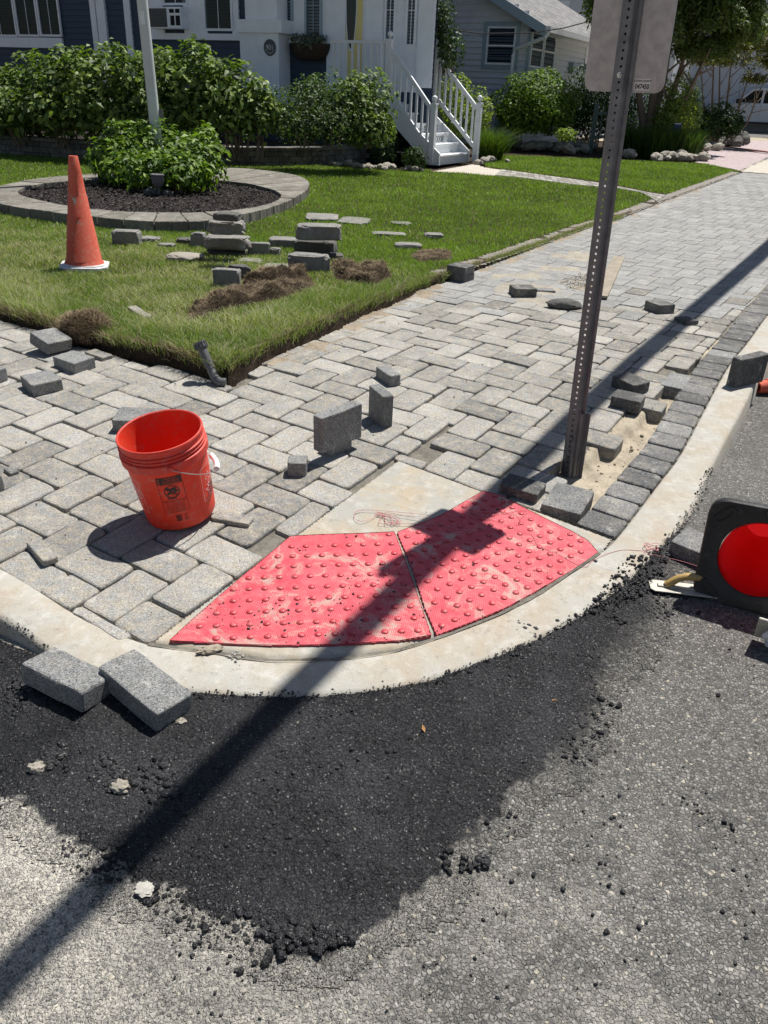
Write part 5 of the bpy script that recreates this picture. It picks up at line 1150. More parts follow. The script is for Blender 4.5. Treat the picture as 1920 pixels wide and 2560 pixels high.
win(-120, -40, -20, 92, cols=2, rows=2, split=False); win(-38, 43, -20, 92, cols=2, rows=2, split=False); win(45, 99, -20, 92, cols=2, rows=2, split=False); win(101, 155, -20, 92, cols=2, rows=2, split=False); trim('window_sill', -125, 160, 93, 118, .06)
trim('window_panel', 376, 412, -20, 88, .05); trim('window_panel', 462, 520, -20, 88, .045); trim('window_panel', 583, 600, -20, 88, .05); trim('window_sill', 372, 605, 84, 100, .075)
win(412, 474, -20, 14, cols=2, rows=1, split=False, blinds=False); win(514, 586, -20, 78, cols=2, rows=2, split=False)
# air conditioner in the window
a, z0 = f1(397, 74); b, z1 = f1(474, 20); ac = H1.root('air_conditioner', 'dented window air conditioner set in the blue house window beside the white pole', 'air conditioner'); 
mb = MB(); mb.box(a, b, -.30, -.03, z0, z1); bevel(mb.build('case', M_TRIM, ac), .008)
mb = MB(); mb.box(a+.02, a+(b-a)*.57, -.312, -.30, z0+.03, z1-.03)
for i in range(12): mb.box(a+.03, a+(b-a)*.56, -.318, -.312, z0+.04+i*(z1-z0-.08)/12, z0+.052+i*(z1-z0-.08)/12)
mb.build('grille', plain('grey_grille', (.10, .11, .115), .8, .3, 30, .2), ac)
mb = MB()
for (u0, u1, v0, v1) in ((.66, .80, .72, .9), (.84, .97, .72, .9), (.68, .80, .15, .6), (.84, .97, .15, .6)): mb.box(a+(b-a)*u0, a+(b-a)*u1, -.306, -.29, z0+(z1-z0)*v0, z0+(z1-z0)*v1)
mb.build('vent', M_DARK, ac)
# pillar with the number plaque
dP = -.42; pl = h1
def pbox(name, x0, x1, y0, y1, th, mat=M_TRIM, d=dP, parent=None, ztop=None):
    ym = (max(y0, 0)+y1)/2; a, b = f1(x0, ym, d)[0], f1(x1, ym, d)[0]; xm = (x0+x1)/2; mb = MB(); mb.box(a, b, d, d+th, f1(xm, y1, d)[1], f1(xm, y0, d)[1] if ztop is None else ztop); return bevel(mb.build(name, mat, parent or h1), .006)
pbox('pillar_shaft', 612, 692, -20, 48, .40, ztop=zt1-.1); pbox('pillar_collar', 590, 704, 48, 82, .50, d=dP-.05); pbox('pillar_base', 602, 697, 82, 262, .42)
s_pl, z_pl = f1(675, 119, dP); pq = H1.root('number_plaque', 'round dark house number plaque reading 901 on the white pillar', 'plaque')
Mq = Matrix.Translation((s_pl, dP, z_pl)) @ Matrix.Rotation(R(90), 4, 'X'); mb = MB(); mb.lathe([(.148, 0), (.148, .012), (.140, .018), (.128, .018), (.124, .011), (.001, .011)], 40, M=Mq); mb.build('disc', plain('pewter', (.09, .10, .115), .5, .3, 20, .2, metal=.4), pq, smooth=True)
mb = MB(); text_to(mb, '901', .125, lambda x, y: Mq @ Vector((x, y, .0135))); 
for i in range(16):
    an = R(200+i*9.3); mb.add([Mq @ Vector((r_*math.cos(an+o_), r_*math.sin(an+o_), .0125)) for r_, o_ in ((.098, -.04), (.112, -.04), (.112, .03), (.098, .03))], [(0, 1, 2, 3)])
mb.build('numerals', plain('bright_pewter', (.55, .58, .6), .5, .2, 20, 0, metal=.3), pq)
# windows, door and columns on the right of the pillar
trim('window_panel', 697, 832, -20, 112, .03)
win(690, 736, -20, 91, cols=2, rows=3, split=False, mat=M_GTRIM); win(766, 808, -20, 101, cols=2, rows=3, split=False, mat=M_GTRIM)
trim('door_frame', 820, 866, -20, 232, .06); trim('door_frame', 909, 922, -20, 232, .06)
trim('yellow_door', 863, 910, -20, 232, .035, mat=M_YELLOW)
a, z0 = f1(866, 128); b, _ = f1(893, 60); cxd = (f1(868, 60)[0]+f1(893, 60)[0])/2; czd = z0+.86; mb = MB(); n = 40
O = [(cxd+.11*math.cos(2*math.pi*i/n), czd+.82*math.sin(2*math.pi*i/n)) for i in range(n)]
mb.add([(x, -.042, z) for x, z in O], [tuple(range(n))]); mb.build('door_glass', plain('dark_glass', (.01, .014, .016), .08, .3, 4, 0), h1)
mb = MB(); mb.add([(cxd+(x-cxd)*k, y, czd+(z-czd)*(1+(k-1)*.3)) for k, y in ((1, -.046), (1.16, -.05), (1.16, -.036)) for x, z in O], [(r_*n+i, r_*n+(i+1) % n, (r_+1)*n+(i+1) % n, (r_+1)*n+i) for r_ in range(2) for i in range(n)]); mb.build('door_moulding', M_TRIM, h1)
trim('porch_column', 922, 961, -20, 232, .16); trim('window_panel', 961, 1048, -20, 230, .03)
win(964, 993, -20, 116, cols=2, rows=3, split=False); win(1017, 1045, -20, 118, cols=2, rows=3, split=False)
# planter basket
sa, za = f1(720, 105, -.15); sb, zb = f1(819, 112, -.15); bsk = H1.root('hanging_planter', 'half round wire planter with brown liner and trailing plants beside the pillar', 'planter'); w2 = (sb-sa)/2; cxp = (sa+sb)/2; zz = (za+zb)/2; hp = .30
mb = MB(); prof = [(1., 0), (.99, -.06), (.93, -.14), (.82, -.22), (.66, -.28), (.001, -.30)]; n = 24
vs = [(cxp+w2*r_*math.cos(math.pi*i/n), -.03-.27*r_*math.sin(math.pi*i/n), zz+z*hp/.3) for r_, z in prof for i in range(n+1)]
mb.add(vs, [(k*(n+1)+i, k*(n+1)+i+1, (k+1)*(n+1)+i+1, (k+1)*(n+1)+i) for k in range(5) for i in range(n)]); mb.build('liner', plain('coco_liner', (.075, .045, .028), .95, .5, 30, .6, .01, 60), bsk, smooth=True)
mb = MB()
for i in range(0, n+1, 1): mb.tube([(cxp+w2*1.02*r_*math.cos(math.pi*i/n), -.03-.28*r_*math.sin(math.pi*i/n), zz+z*hp/.3) for r_, z in prof], .006, 4)
mb.build('wire_frame', M_BLACK, bsk)
Pn, d_, r_ = blob_pts(420, [(cxp, -.16, zz+.05, w2*.9, .17, .13), (cxp+.05, -.30, zz-.06, .16, .06, .14)]); leaf_mesh('plants', Pn, d_+NR.normal(0, .6, d_.shape), np.full(420, .07), m_leaf('pale_trailing_leaf', (.05, .07, .05), (.22, .26, .20)), bsk)

# porch and stairs: steps climb to the left, towards the yellow door
nb1 = GS(1076, 412, 0, zlawn); s1_, y1_ = H1.loc(nb1); nb2 = GS(1188, 403, 0, zlawn); s2_, y2_ = H1.loc(nb2); s_low = (s1_+s2_)/2
y1_, y2_ = y1_, max(y2_, y1_+1.1)
s_upL = f1(972, 150, y1_)[0]; s_upR = f1(1090, 150, y2_)[0]; zg = float(zlawn(*nb1[:2])); fz = 1.22; s_up = (s_upL+s_upR)/2
print('stairs', s1_, s2_, y1_, y2_, s_upL, s_upR)
ps = H1.root('porch_stairs', 'white wooden porch stairs with hand lettered risers climbing to the yellow door', 'stairs'); NS = 5; run = (s_low-s_up)/NS; rise = (fz-zg)/(NS+1)
for i in range(NS):
    x0 = s_low-run*i; z = zg+rise*(i+1); mb = MB(); mb.box(x0-run-.02, x0+.025, y1_+.05, y2_-.05, z-.035, z); bevel(mb.build('tread', M_WHITE, ps), .005)
    mb = MB(); mb.box(x0-.025, x0-.005, y1_+.055, y2_-.055, z-rise, z-.036); rs_ = mb.build('riser', M_WHITE, ps)
    if i in (2, 3):
        mb = MB(); fnr = lambda x, y, x0=x0: Vector((x0-.002, x, y)); text_to(mb, 'Leave Your SHOES' if i == 3 else 'by the DOOR!', .15, fnr, 0, (y1_+y2_)/2-.02, z-rise*.5-.02, sx=.82); mb.build('lettering', M_BLACK, rs_)
mb = MB(); mb.box(s_up-run-.02, s_up-.0, y1_+.055, y2_-.055, fz-rise, fz-.036); mb.build('riser', M_WHITE, ps)
for yy in (y1_, y2_-.05):
    Q = [(s_low+.02, zg), (s_low+.02, zg+rise+.03), (s_up-run*.5, fz+.02), (s_up-run*.5, fz-.3), (s_low-run*1.1, zg)]; mb = MB()
    mb.add([(q[0], y, q[1]) for y in (yy, yy+.05) for q in Q], [(0, 1, 2, 3, 4), (9, 8, 7, 6, 5)]+[(i, 5+i, 5+(i+1) % 5, (i+1) % 5) for i in range(5)]); mb.build('stringer', M_WHITE, ps)
mb = MB(); mb.box(-8.6, s_up-run*.5, y1_+.05, -.0, fz-.14, fz-.002); mb.build('porch_floor', M_WHITE, ps)
mb = MB(); mb.box(-8.6, s_up-run*.5-.02, y1_+.08, y1_+.12, zg-.1, fz-.141); mb.build('porch_skirt', M_BLUE, ps)
def newel(s, y, z0, z1, root, ball=True, w=.052):
    mb = MB(); mb.box(s-w, s+w, y-w, y+w, z0, z1); mb.box(s-w-.008, s+w+.008, y-w-.008, y+w+.008, z1-.03, z1)
    n = bevel(mb.build('newel_post', M_WHITE, root), .004)
    if ball: mb = MB(); mb.lathe([(.03, 0), (.02, .02), (.022, .03), (.045, .055), (.052, .08), (.045, .107), (.02, .128), (.001, .132)], 16, c=(s, y, z1)); mb.build('ball_finial', M_WHITE, n, smooth=True)
def stair_rail(label, sl_, su_, y, zlo, zhi, zt_low, zt_up):
    r = H1.root('stair_railing', label, 'railing', 'white porch railings'); newel(sl_, y, zlo, zt_low, r); newel(su_, y, fz-.5, zt_up, r)
    for nm, o in (('hand_rail', -.10), ('bottom_rail', -.80)):
        a = Vector((sl_-.05, y, zt_low+o)); b = Vector((su_+.05, y, zt_up-.10+o+.02)); d = b-a; L = d.length; Mx = Matrix.Translation(a) @ Matrix.Rotation(-math.atan2(d.z, d.x), 4, 'Y'); mb = MB(); mb.box(0, L, -.03, .03, -.035, .035, M=Mx); mb.build(nm, M_WHITE, r)
    for k in range(7):
        t = (k+.6)/7.2; x = sl_-.05+(su_+.05-sl_+.05)*t; zb = zt_low+(zt_up-.08-zt_low)*t; mb = MB(); mb.box(x-.019, x+.019, y-.019, y+.019, zb-.79, zb-.11); mb.build('baluster', M_WHITE, r)
zl1 = f1(1078, 258, y1_)[1]; zu1 = f1(972, 97, y1_)[1]; zl2 = f1(1190, 256, y2_)[1]; zu2 = f1(1094, 117, y2_)[1]
stair_rail('white stair railing on the left of the porch steps, weathered ball on its lower post', s1_, s_upL, y1_+.02, zg, fz, zl1, zu1)
stair_rail('white stair railing on the right of the porch steps', s2_, s_upR, y2_-.02, zg, fz, zl2, zu2)
def flat_rail(label, a, b, y, z1, n, yb=None):
    r = H1.root('porch_railing', label, 'railing', 'white porch railings'); yb = y if yb is None else yb; T = lambda t: (a+(b-a)*t, y+(yb-y)*t)
    for nm, z0_, z1_ in (('top_rail', z1-.05, z1), ('bottom_rail', fz+.06, fz+.12)):
        p, q = T(0), T(1); d = Vector((q[0]-p[0], q[1]-p[1])); mb = MB(); mb.box(0, d.length, -.03, .03, z0_, z1_, M=Matrix.Translation((p[0], p[1], 0)) @ Matrix.Rotation(math.atan2(d.y, d.x), 4, 'Z')); mb.build(nm, M_WHITE, r)
    for k in range(n): x, yy = T((k+.5)/n); mb = MB(); mb.box(x-.019, x+.019, yy-.019, yy+.019, fz+.12, z1-.05); mb.build('baluster', M_WHITE, r)
sF = f1(826, 150, y1_)[0]; flat_rail('white front porch railing before the yellow door', sF, s_upL-.05, y1_+.02, zu1-.03, 9); 
flat_rail('white porch railing at the back, seen between the two stair railings', s_upL+.25, s_upR-.05, y2_-.3, zu2-.05, 7, y2_-.02)

# neighbouring grey house
P0 = at(1312, 200, 23.5); H2 = House((P0.x, P0.y), R1); h2 = H2.root('grey_house', 'grey clapboard neighbour house with gable, shingled roof and white gutter', 'house'); f2 = H2.fp
zr = f2(1380, 58)[1]; zr1 = f2(1278, 0)[1]; slope = None
sa, za = f2(1278, 0, -.05); sb, zb = f2(1376, 60, -.05); gs = (zb-za)/(sb-sa)
rake = lambda s: za+gs*(s-sa); zE = zb
siding('siding', M_GREY, h2, -9, 0., .2, 5.8, .135, top=lambda z: (z-za)/gs+sa-.12)
mb = MB(); mb.prism([(-9, .025), (0, .025), (0, .9), (-9, .9)], .1, 3.0); mb.build('wall', M_GREY, h2)
M2s = Matrix(((0, -1, 0, 0), (1, 0, 0, 0), (0, 0, 1, 0), (0, 0, 0, 1)))   # maps (s,y) to the side wall: s runs into depth
side = Matrix(((0, -1, 0, 0), (1, 0, 0, 0), (0, 0, 1, 0), (0, 0, 0, 1)))
zeave = H2.sp(1480, 92, 0)[1]
siding('side_siding', M_GREY, h2, .02, 9., .2, max(zeave, 2.6), .135, M=side)
mb = MB(); mb.box(-.03, .055, -.03, .06, .2, 3.0); mb.build('corner_board', M_GTRIM, h2)
a, z0 = f2(1202, 168); b, z1 = f2(1297, 56); c0, d0 = f2(1214, 160)[0], f2(1285, 160)[0]; window(h2, c0, d0, f2(1250, 162)[1], f2(1250, 66)[1], y=-.02, cols=1, rows=1, mat=M_TRIM, trim=.10, tm=M_GTRIM)
q0, q1 = H2.sp(1322, 130, 0)[0], H2.sp(1383, 130, 0)[0]; zz0, zz1 = H2.sp(1350, 172, 0)[1], H2.sp(1350, 80, 0)[1]; qm = (q0+q1)/2
window(h2, q0, qm-.04, zz0, zz1, y=-.02, cols=1, rows=1, mat=M_TRIM, M=side, trim=.07, tm=M_GTRIM); window(h2, qm+.04, q1, zz0, zz1, y=-.02, cols=1, rows=1, mat=M_TRIM, M=side)
r0_, r1_ = H2.sp(1462, 150, 0)[0], H2.sp(1482, 150, 0)[0]; mb = MB(); mb.box(r0_-.1, r1_+.6, -.05, .0, .2, H2.sp(1470, 108, 0)[1], M=side); mb.build('side_door', M_TRIM, h2); mb = MB(); mb.box(r0_+.15, r1_+.35, -.06, -.05, .9, H2.sp(1470, 120, 0)[1], M=side); mb.build('door_glass', MATS['dark_glass'], h2)
eo = .55                                                  # roof: eave over the side wall, ridge to the left
rs, rz = -4.2, zE+4.2*abs(gs)+.3
mb = MB(); mb.add([(eo, -.35, zE-.1), (eo, 9.5, zE-.1), (rs, 9.5, rz), (rs, -.35, rz), (-9.5, -.35, zE-.1), (-9.5, 9.5, zE-.1)], [(0, 1, 2, 3), (3, 2, 5, 4)]); mb.add([(eo, -.35, zE-.2), (eo, 9.5, zE-.2), (rs, 9.5, rz-.1), (rs, -.35, rz-.1), (-9.5, -.35, zE-.2), (-9.5, 9.5, zE-.2)], [(0, 3, 2, 1), (3, 4, 5, 2)])
def m_shingle():
    n = NT('roof_shingles'); tc = n.new('ShaderNodeTexBrick'); mp = n.new('ShaderNodeMapping'); mp.inputs['Rotation'].default_value = (0, 0, R(90)); n.l(n.co, mp.inputs[0]); n.l(mp.outputs[0], tc.inputs[0])
    for k, v in (('Scale', 1.), ('Brick Width', .30), ('Row Height', .13), ('Mortar Size', .012)): tc.inputs[k].default_value = v
    tc.inputs['Color1'].default_value = (.20, .20, .205, 1); tc.inputs['Color2'].default_value = (.30, .295, .29, 1); tc.inputs['Mortar'].default_value = (.05, .05, .05, 1)
    c = n.mix(1., tc.outputs[0], n.ramp(n.noise(9, 6, .7), [(.3, .7), (.7, 1.3)]), 'MULTIPLY'); n.bump([(tc.outputs[1], -.6, .02)]); return n.fin(c, .95, .2)
mb.build('roof', m_shingle(), h2)
mb = MB()
mb.box(eo-.02, eo+.11, -.40, 9.4, zE-.20, zE-.07); mb.build('gutter', M_WHITE, h2)
mb = MB(); e1 = Vector((eo+.05, -.34, zE-.2)); dn = [e1, e1+Vector((-.05, -.02, -.10)), Vector((-.30, -.10, zE-.55)), Vector((-.36, -.06, zE-.68)), Vector((-.36, -.06, .35))]; mb.tube(dn, .045, 8); mb.build('downspout', M_WHITE, h2)
mb = MB(); L = 6.2
for s_a, s_b in ((eo, rs),):
    vs = [(s_a, -.38, zE-.30), (s_b, -.38, rz-.20), (s_b, -.38, rz+.01), (s_a, -.38, zE-.07), (s_a, -.33, zE-.30), (s_b, -.33, rz-.20), (s_b, -.33, rz+.01), (s_a, -.33, zE-.07)]; mb.add(vs, [(0, 1, 2, 3), (7, 6, 5, 4), (0, 4, 5, 1), (3, 2, 6, 7), (0, 3, 7, 4)])
mb.build('rake_board', M_GTRIM, h2)
mb = MB(); mb.add([(eo, -.34, zE-.19), (eo, 9.4, zE-.19), (0, 9.4, zE-.19), (0, -.34, zE-.19)], [(0, 1, 2, 3)]); mb.build('soffit', M_TRIM, h2)
for (xa, xb, ya, yb, dp) in ((1419, 1439, 158, 185, .16), (1441, 1449, 158, 172, .12), (1449, 1458, 159, 175, .2)):
    u0, u1 = H2.sp(xa, 170, 0)[0], H2.sp(xb, 170, 0)[0]; mb = MB(); mb.box(u0, u1, -dp, 0, H2.sp((xa+xb)/2, yb, 0)[1], H2.sp((xa+xb)/2, ya, 0)[1], M=side); bevel(mb.build('meter_box', M_GTRIM, h2), .01)
# house beyond, glimpsed over the roof and through the crowns
for (px, py, Y, w_, hh, lab) in ((1500, 60, 42, 7, 9.5, 'tall grey blue house far behind, glimpsed over the shingled roof'), (1935, 60, 46, 9, 9, 'pale grey far house at the top right behind the tree crowns')):
    p = at(px, py, Y); hs = House((p.x, p.y), R1); hr = hs.root('far_house', lab, 'house'); siding('siding', M_GREY, hr, -w_/2, w_/2, .3, hh, .2); mb = MB(); mb.box(-w_/2, w_/2, .03, 8, .2, hh); mb.build('wall', M_GREY, hr)
    mb = MB(); mb.prism([(-w_/2-.5, hh-.2), (w_/2+.5, hh-.2), (0, hh+3.2)], -8.4, .5, M=Matrix.Rotation(R(90), 4, 'X')); mb.build('roof', MATS['dark_shingle'], hr)
    for k in (-.3, .0, .3): window(hr, k*w_-.5, k*w_+.5, 3.6, 5.2, cols=1, rows=1, blinds=False, trim=.1); window(hr, k*w_-.5, k*w_+.5, 6.6, 8.0, cols=1, rows=1, blinds=False, trim=.1)
a = Vector((*at(1088, 68, 18.5)[:],)); b = at(1330, 82, 20.5); c = at(1500, 46, 21.5); mb = MB(); mb.tube([a, at(1200, 84, 19.5), b, at(1410, 70, 21), c, at(1700, 0, 23)], .012, 5); tag(mb.build('service_wire', M_DARK), 'thin black utility wire sagging before the grey house gable', 'wire')

# ================================================================== GARDEN
def wpt(px, py, zf=zlawn, off=0): return Vector(GS(px, py, off, zf))
# retaining wall: a low curved wall of split blocks under the hedge
base = [wpt(-90, 372), wpt(0, 384), wpt(216, 398), wpt(560, 414), wpt(700, 415), wpt(830, 411), wpt(930, 402)]; base = [Vector(p) for p in resamp([(b.x, b.y) for b in base], 60)]
rw = thing('retaining_wall', 'low dark retaining wall of split stone blocks below the hedge', 'retaining wall', (base[30].x, base[30].y, 0)); O_ = rw.location.copy()
cum = [0]
for i in range(1, 60): cum.append(cum[-1]+(base[i]-base[i-1]).length)
def onw(s): i = min(max(int(np.searchsorted(cum, s)), 1), 59); f = (s-cum[i-1])/(cum[i]-cum[i-1]); t = (base[i]-base[i-1]).normalized(); return base[i-1].lerp(base[i], f), Vector((-t.y, t.x))
mb = MB(); rng.seed(3)
for row in range(4):
    s = -.0+(row % 2)*.12; hR = .085 if row < 3 else .06
    while s < cum[-1]-.35:
        l = rng.uniform(.2, .34) if row < 3 else rng.uniform(.34, .46); (p, n1), (q, n2) = onw(s), onw(min(s+l-.008, cum[-1])); o = rng.uniform(-.006, .006)-(.03 if row == 3 else 0)
        z = float(zlawn(p.x, p.y))-.03+row*.09; P_ = [p+n1*o, q+n2*o, q+n2*.25, p+n1*.25]
        paver(mb, [(v.x-O_.x, v.y-O_.y) for v in P_], lambda X, Y: z+hR, hR, .010, .012, .004, rng.random()); s += l
mb.build('block_courses', m_paver('wall_block_stone', (.22, .215, .205), (.10, .10, .095), (.12, .11, .09), .6, .5), rw, tone=True)
bedP = [(p.x, p.y) for p in base]+[(.1, 16.6), (.0, 20), (-12, 26), (-14, 16)]
tag(sheet('raised_bed', bedP, lambda X, Y: zlawn(X, Y), .20, .15, M_MULCH, relief=lambda X, Y: (fbm(X, Y, 5, 3)-.5)*.08, edge=lambda X, Y: inpoly(X, Y, bedP) & (segdist(X, Y, [(p.x, p.y) for p in base], False) > .1)), kind='structure')
def B3(px, py, Y, rx, ry, rz): p = at(px, py, Y); return (p.x, p.y, p.z, rx, ry, rz)
bush('hydrangea_hedge', 'long leafy green hydrangea hedge in front of the blue house', 'hedge',
     [B3(-60, 268, 16.2, .9, .7, .56), B3(60, 262, 15.9, .75, .7, .60), B3(170, 240, 15.6, .7, .7, .66), B3(270, 235, 15.3, .68, .7, .64), B3(380, 240, 15.1, .66, .65, .64), B3(480, 235, 14.9, .62, .6, .66), B3(570, 255, 14.7, .6, .55, .52), B3(645, 280, 14.5, .30, .4, .38)]+[B3(px, 275, 15.2-px*.0008, .62, .42, .28) for px in (30, 150, 270, 390, 500, 600)], 16000, .118, L_HYD, aspect=.62, up=.8, stems=2)
bush('small_leaf_shrub', 'small leaved grey green shrub between the hedge and the porch', 'shrub', [B3(740, 290, 14.9, .45, .4, .45), B3(820, 275, 15.0, .42, .4, .48), B3(785, 250, 15.2, .3, .35, .35), B3(760, 318, 14.6, .45, .35, .26), B3(840, 318, 14.6, .4, .35, .26)], 6500, .055, m_leaf('grey_green_leaf', (.03, .065, .02), (.15, .21, .09)), up=.4)
bush('hydrangea_shrub', 'bright green shrub pressed against the left stair railing', 'shrub', [B3(925, 272, 15.3, .40, .4, .52), B3(875, 285, 15.0, .35, .4, .50), B3(925, 325, 14.9, .38, .35, .26)], 3000, .09, L_HYD, up=.7)
for (px, py, rx, rz, lb) in ((952, 378, .24, .27, 'left of three small dark spiky shrubs by the stair foot'), (992, 370, .2, .27, 'middle of three small dark spiky shrubs by the stair foot, set back'), (1035, 395, .19, .19, 'right of three small dark spiky shrubs, closest to the stairs')):
    p = wpt(px, py+32); bush('spiky_shrub', lb, 'shrub', [(p.x, p.y+.1, p.z+rz*.9, rx, rx, rz)], 700, .08, L_DK, 'small dark shrubs at the stair foot', aspect=.24, up=.3, tonelift=.4)
bush('ring_shrub', 'bright green bushy shrub around the white pole in the mulched ring', 'shrub', [B3(300, 400, 11.7, 0.374, 0.42, 0.275), B3(395, 390, 12, 0.462, 0.473, 0.352), B3(490, 400, 11.6, 0.374, 0.42, 0.286), B3(390, 425, 11.2, 0.605, 0.378, 0.22), B3(300, 340, 12, 0.198, 0.21, 0.187), B3(515, 350, 12, 0.154, 0.21, 0.165), B3(440, 432, 11, 0.462, 0.273, 0.187), B3(360, 330, 12.1, 0.11, 0.126, 0.132)], 4300, .10, L_BR, up=.75, stems=2, aspect=.5)
pf = at(400, 415, 12.1); pt_ = at(350, -60, 12.1); fl = thing('flagpole', 'weathered white pole with a paper tag rising from the ring shrub', 'pole', (pf.x, pf.y, float(zlawn(pf.x, pf.y))))
dv = pt_-pf; dv /= dv.z; mb = MB(); mb.tube([(0, 0, 0), dv*1.5, dv*5.6], [.074, .070, .060], 20); mb.build('shaft', plain('weathered_white_pole', (.60, .64, .64), .5, .15, 5, .05, dirt=((.25, .25, .25), 14, .66, .5)), fl, smooth=True)
tz = at(360, 45, 12.1).z-fl.location.z; c = dv*tz; mb = MB(); mb.add([(c.x+.073*math.sin(a), c.y-.073*math.cos(a), tz+z) for z in (-.075, .075) for a in [R(-25+i*6) for i in range(9)]], [(i, i+1, 10+i, 9+i) for i in range(8)]); mb.build('paper_tag', plain('paper_tag', (.78, .80, .84), .6, .1, 20, 0), fl)
c = dv*.95; mb = MB(); mb.box(-.10, .10, -.012, .012, .78, .96); mb.build('cleat', M_STEEL, fl)
p = wpt(413, 480, lambda x, y: zlawn(x, y)+.06); p.y -= .30; lp = thing('garden_spotlight', 'grey garden spotlight on a small rock in the mulched ring', 'garden light', p); mb = MB(); mb.lathe([(.022, 0), (.022, .07), (.03, .085), (.055, .10), (.072, .14), (.078, .19), (.078, .215), (.085, .22), (.085, .235), (.070, .24), (.06, .23)], 20); mb.build('lamp_head', plain('grey_fixture', (.13, .125, .14), .6, .2, 20, .1), lp, smooth=True)
lump('rock', M_DSTONE, (-.10, .02, .02), (.09, .07, .06), 44, .3, 2, 3, lp); lump('rock', M_DSTONE, (.10, .03, .01), (.07, .06, .05), 45, .3, 2, 3, lp)
n = 6500; Q = scatter(RI, n*2)[:n]; tag(leaf_mesh('mulch_chips', np.column_stack([Q, zlawn(Q[:, 0], Q[:, 1])+.062+.05*fbm(Q[:, 0], Q[:, 1], 12, 3)-.025]), np.tile([0., 0, 1], (len(Q), 1))+NR.normal(0, .5, (len(Q), 3)), np.full(len(Q), .045), m_leaf('bark_chip', (.012, .010, .010), (.10, .085, .08), .7, 0), aspect=.3), kind='stuff')
# garden path of pavers from the stairs to the footway
PATH = PATHLO+PATHHI[::-1]
pc = sheet('garden_path', PATH, zlawn, -.004, .05, M_WALK, relief=lambda X, Y: (fbm(X, Y, 3, 3)-.5)*.01); tag(pc, kind='structure')
mb = MB(); A_ = np.array(resamp(PATHLO, 40)); B_ = np.array(resamp(PATHHI, 40))
for i in range(30):
    for f0, f1_ in ((0, .33), (.33, .66), (.66, 1)):
        q = [A_[i]+(B_[i]-A_[i])*(f0+.02), A_[i+1]-(A_[i+1]-A_[i])*.04+(B_[i+1]-A_[i+1])*(f0+.02), A_[i+1]-(A_[i+1]-A_[i])*.04+(B_[i+1]-A_[i+1])*(f1_-.02), B_[i]*0+A_[i]+(B_[i]-A_[i])*(f1_-.02)]
        q = [tuple(v) for v in q]; q = q if (q[1][0]-q[0][0])*(q[2][1]-q[1][1])-(q[1][1]-q[0][1])*(q[2][0]-q[1][0]) > 0 else q[::-1]
        paver(mb, q, zlawn, .02, .004, .01, .002, rng.random(), .004, .008)
tag(mb.build('path_pavers', MP, tone=True), kind='structure')
def rocks(name, label, pts, n, r, group, zf=zlawn, mat=None, spread=.12):
    P_ = resamp([(p.x, p.y) for p in pts], n)
    protos = []
    for i in range(n):
        k = 1+rng.uniform(-.35, .45); x, y = P_[i][0]+rng.gauss(0, spread*.5), P_[i][1]+rng.gauss(0, spread)
        if len(protos) < 6: o = lump(name, mat or M_RIVER, (0, 0, 0), (r, r*.8, r*.62), i*7+n, .28, 1.5, 3); protos.append(o)
        else: o = protos[rng.randrange(6)].copy(); COL.objects.link(o)
        o.location = (x, y, float(zf(x, y))+r*k*.38); o.scale = (k, k, k); o.rotation_euler = (rng.uniform(-.3, .3), rng.uniform(-.3, .3), rng.uniform(0, 6)); tag(o, label, 'rock', group)
rocks('border_rock', 'round pale border rock between the lawn and the small spiky shrubs', [wpt(835, 413), wpt(900, 419), wpt(960, 424), wpt(1020, 426), wpt(1062, 428)], 24, .075, 'rocks edging the stair bed', spread=.09)
rocks('border_rock', 'round border rock at the foot of the right stair newel', [wpt(1200, 412), wpt(1230, 402), wpt(1262, 404)], 8, .08, 'rocks right of the stairs')
rocks('border_rock', 'rounded river rock in the border below the round boxwood', [wpt(1258, 352), wpt(1300, 362), wpt(1350, 372), wpt(1400, 378), wpt(1450, 374), wpt(1470, 350)], 40, .13, 'rocks under the round boxwood', spread=.35)
rocks('border_rock', 'grey border rock below the daylily clump', [wpt(1560, 392), wpt(1620, 396), wpt(1680, 400), wpt(1740, 398), wpt(1745, 388)], 30, .13, 'rocks under the daylilies', spread=.2)
rocks('border_rock', 'pale rock in the pile between the daylilies and the low dark shrub', [wpt(1728, 372), wpt(1750, 368), wpt(1775, 370)], 16, .15, 'rock pile by the gravel', spread=.5)
rocks('border_rock', 'dark rock in the low wall around the shrub under the crape myrtle', [wpt(1745, 352), wpt(1790, 364), wpt(1835, 366), wpt(1838, 350)], 16, .26, 'rocks around the far shrub', spread=.3, mat=M_DSTONE)
bx_ = wpt(1335, 358); bush('boxwood', 'large rounded glossy green bush before the grey house window', 'bush', [B3(1337, 262, 22.4, .88, .8, .66), B3(1298, 285, 22.2, .5, .5, .42), B3(1378, 288, 22.2, .5, .5, .42)], 12000, .09, L_BR, aspect=.42, up=.3)
bush('dark_shrub', 'dark glossy shrub behind the rounded bush and the sign post', 'shrub', [B3(1480, 260, 24.5, .95, .8, .85), B3(1545, 270, 24.5, .9, .8, .8), B3(1430, 285, 24, .5, .5, .55)], 9000, .085, L_DK, aspect=.45, up=.3)
bush('yellow_green_shrub', 'yellow green shrub seen through the right stair railing', 'shrub', [B3(1135, 250, 20.6, .45, .4, .45), B3(1195, 285, 20.4, .32, .35, .42), B3(1165, 310, 20.2, .5, .35, .32)], 2200, .08, L_YEL, up=.6)
bush('climbing_shrub', 'dark twiggy shrub against the corner of the blue house', 'shrub', [B3(1112, 90, 18.6, .22, .3, .55), B3(1128, 135, 18.4, .26, .3, .35), B3(1100, 60, 18.7, .16, .3, .4)], 1500, .07, L_DK, up=.2)
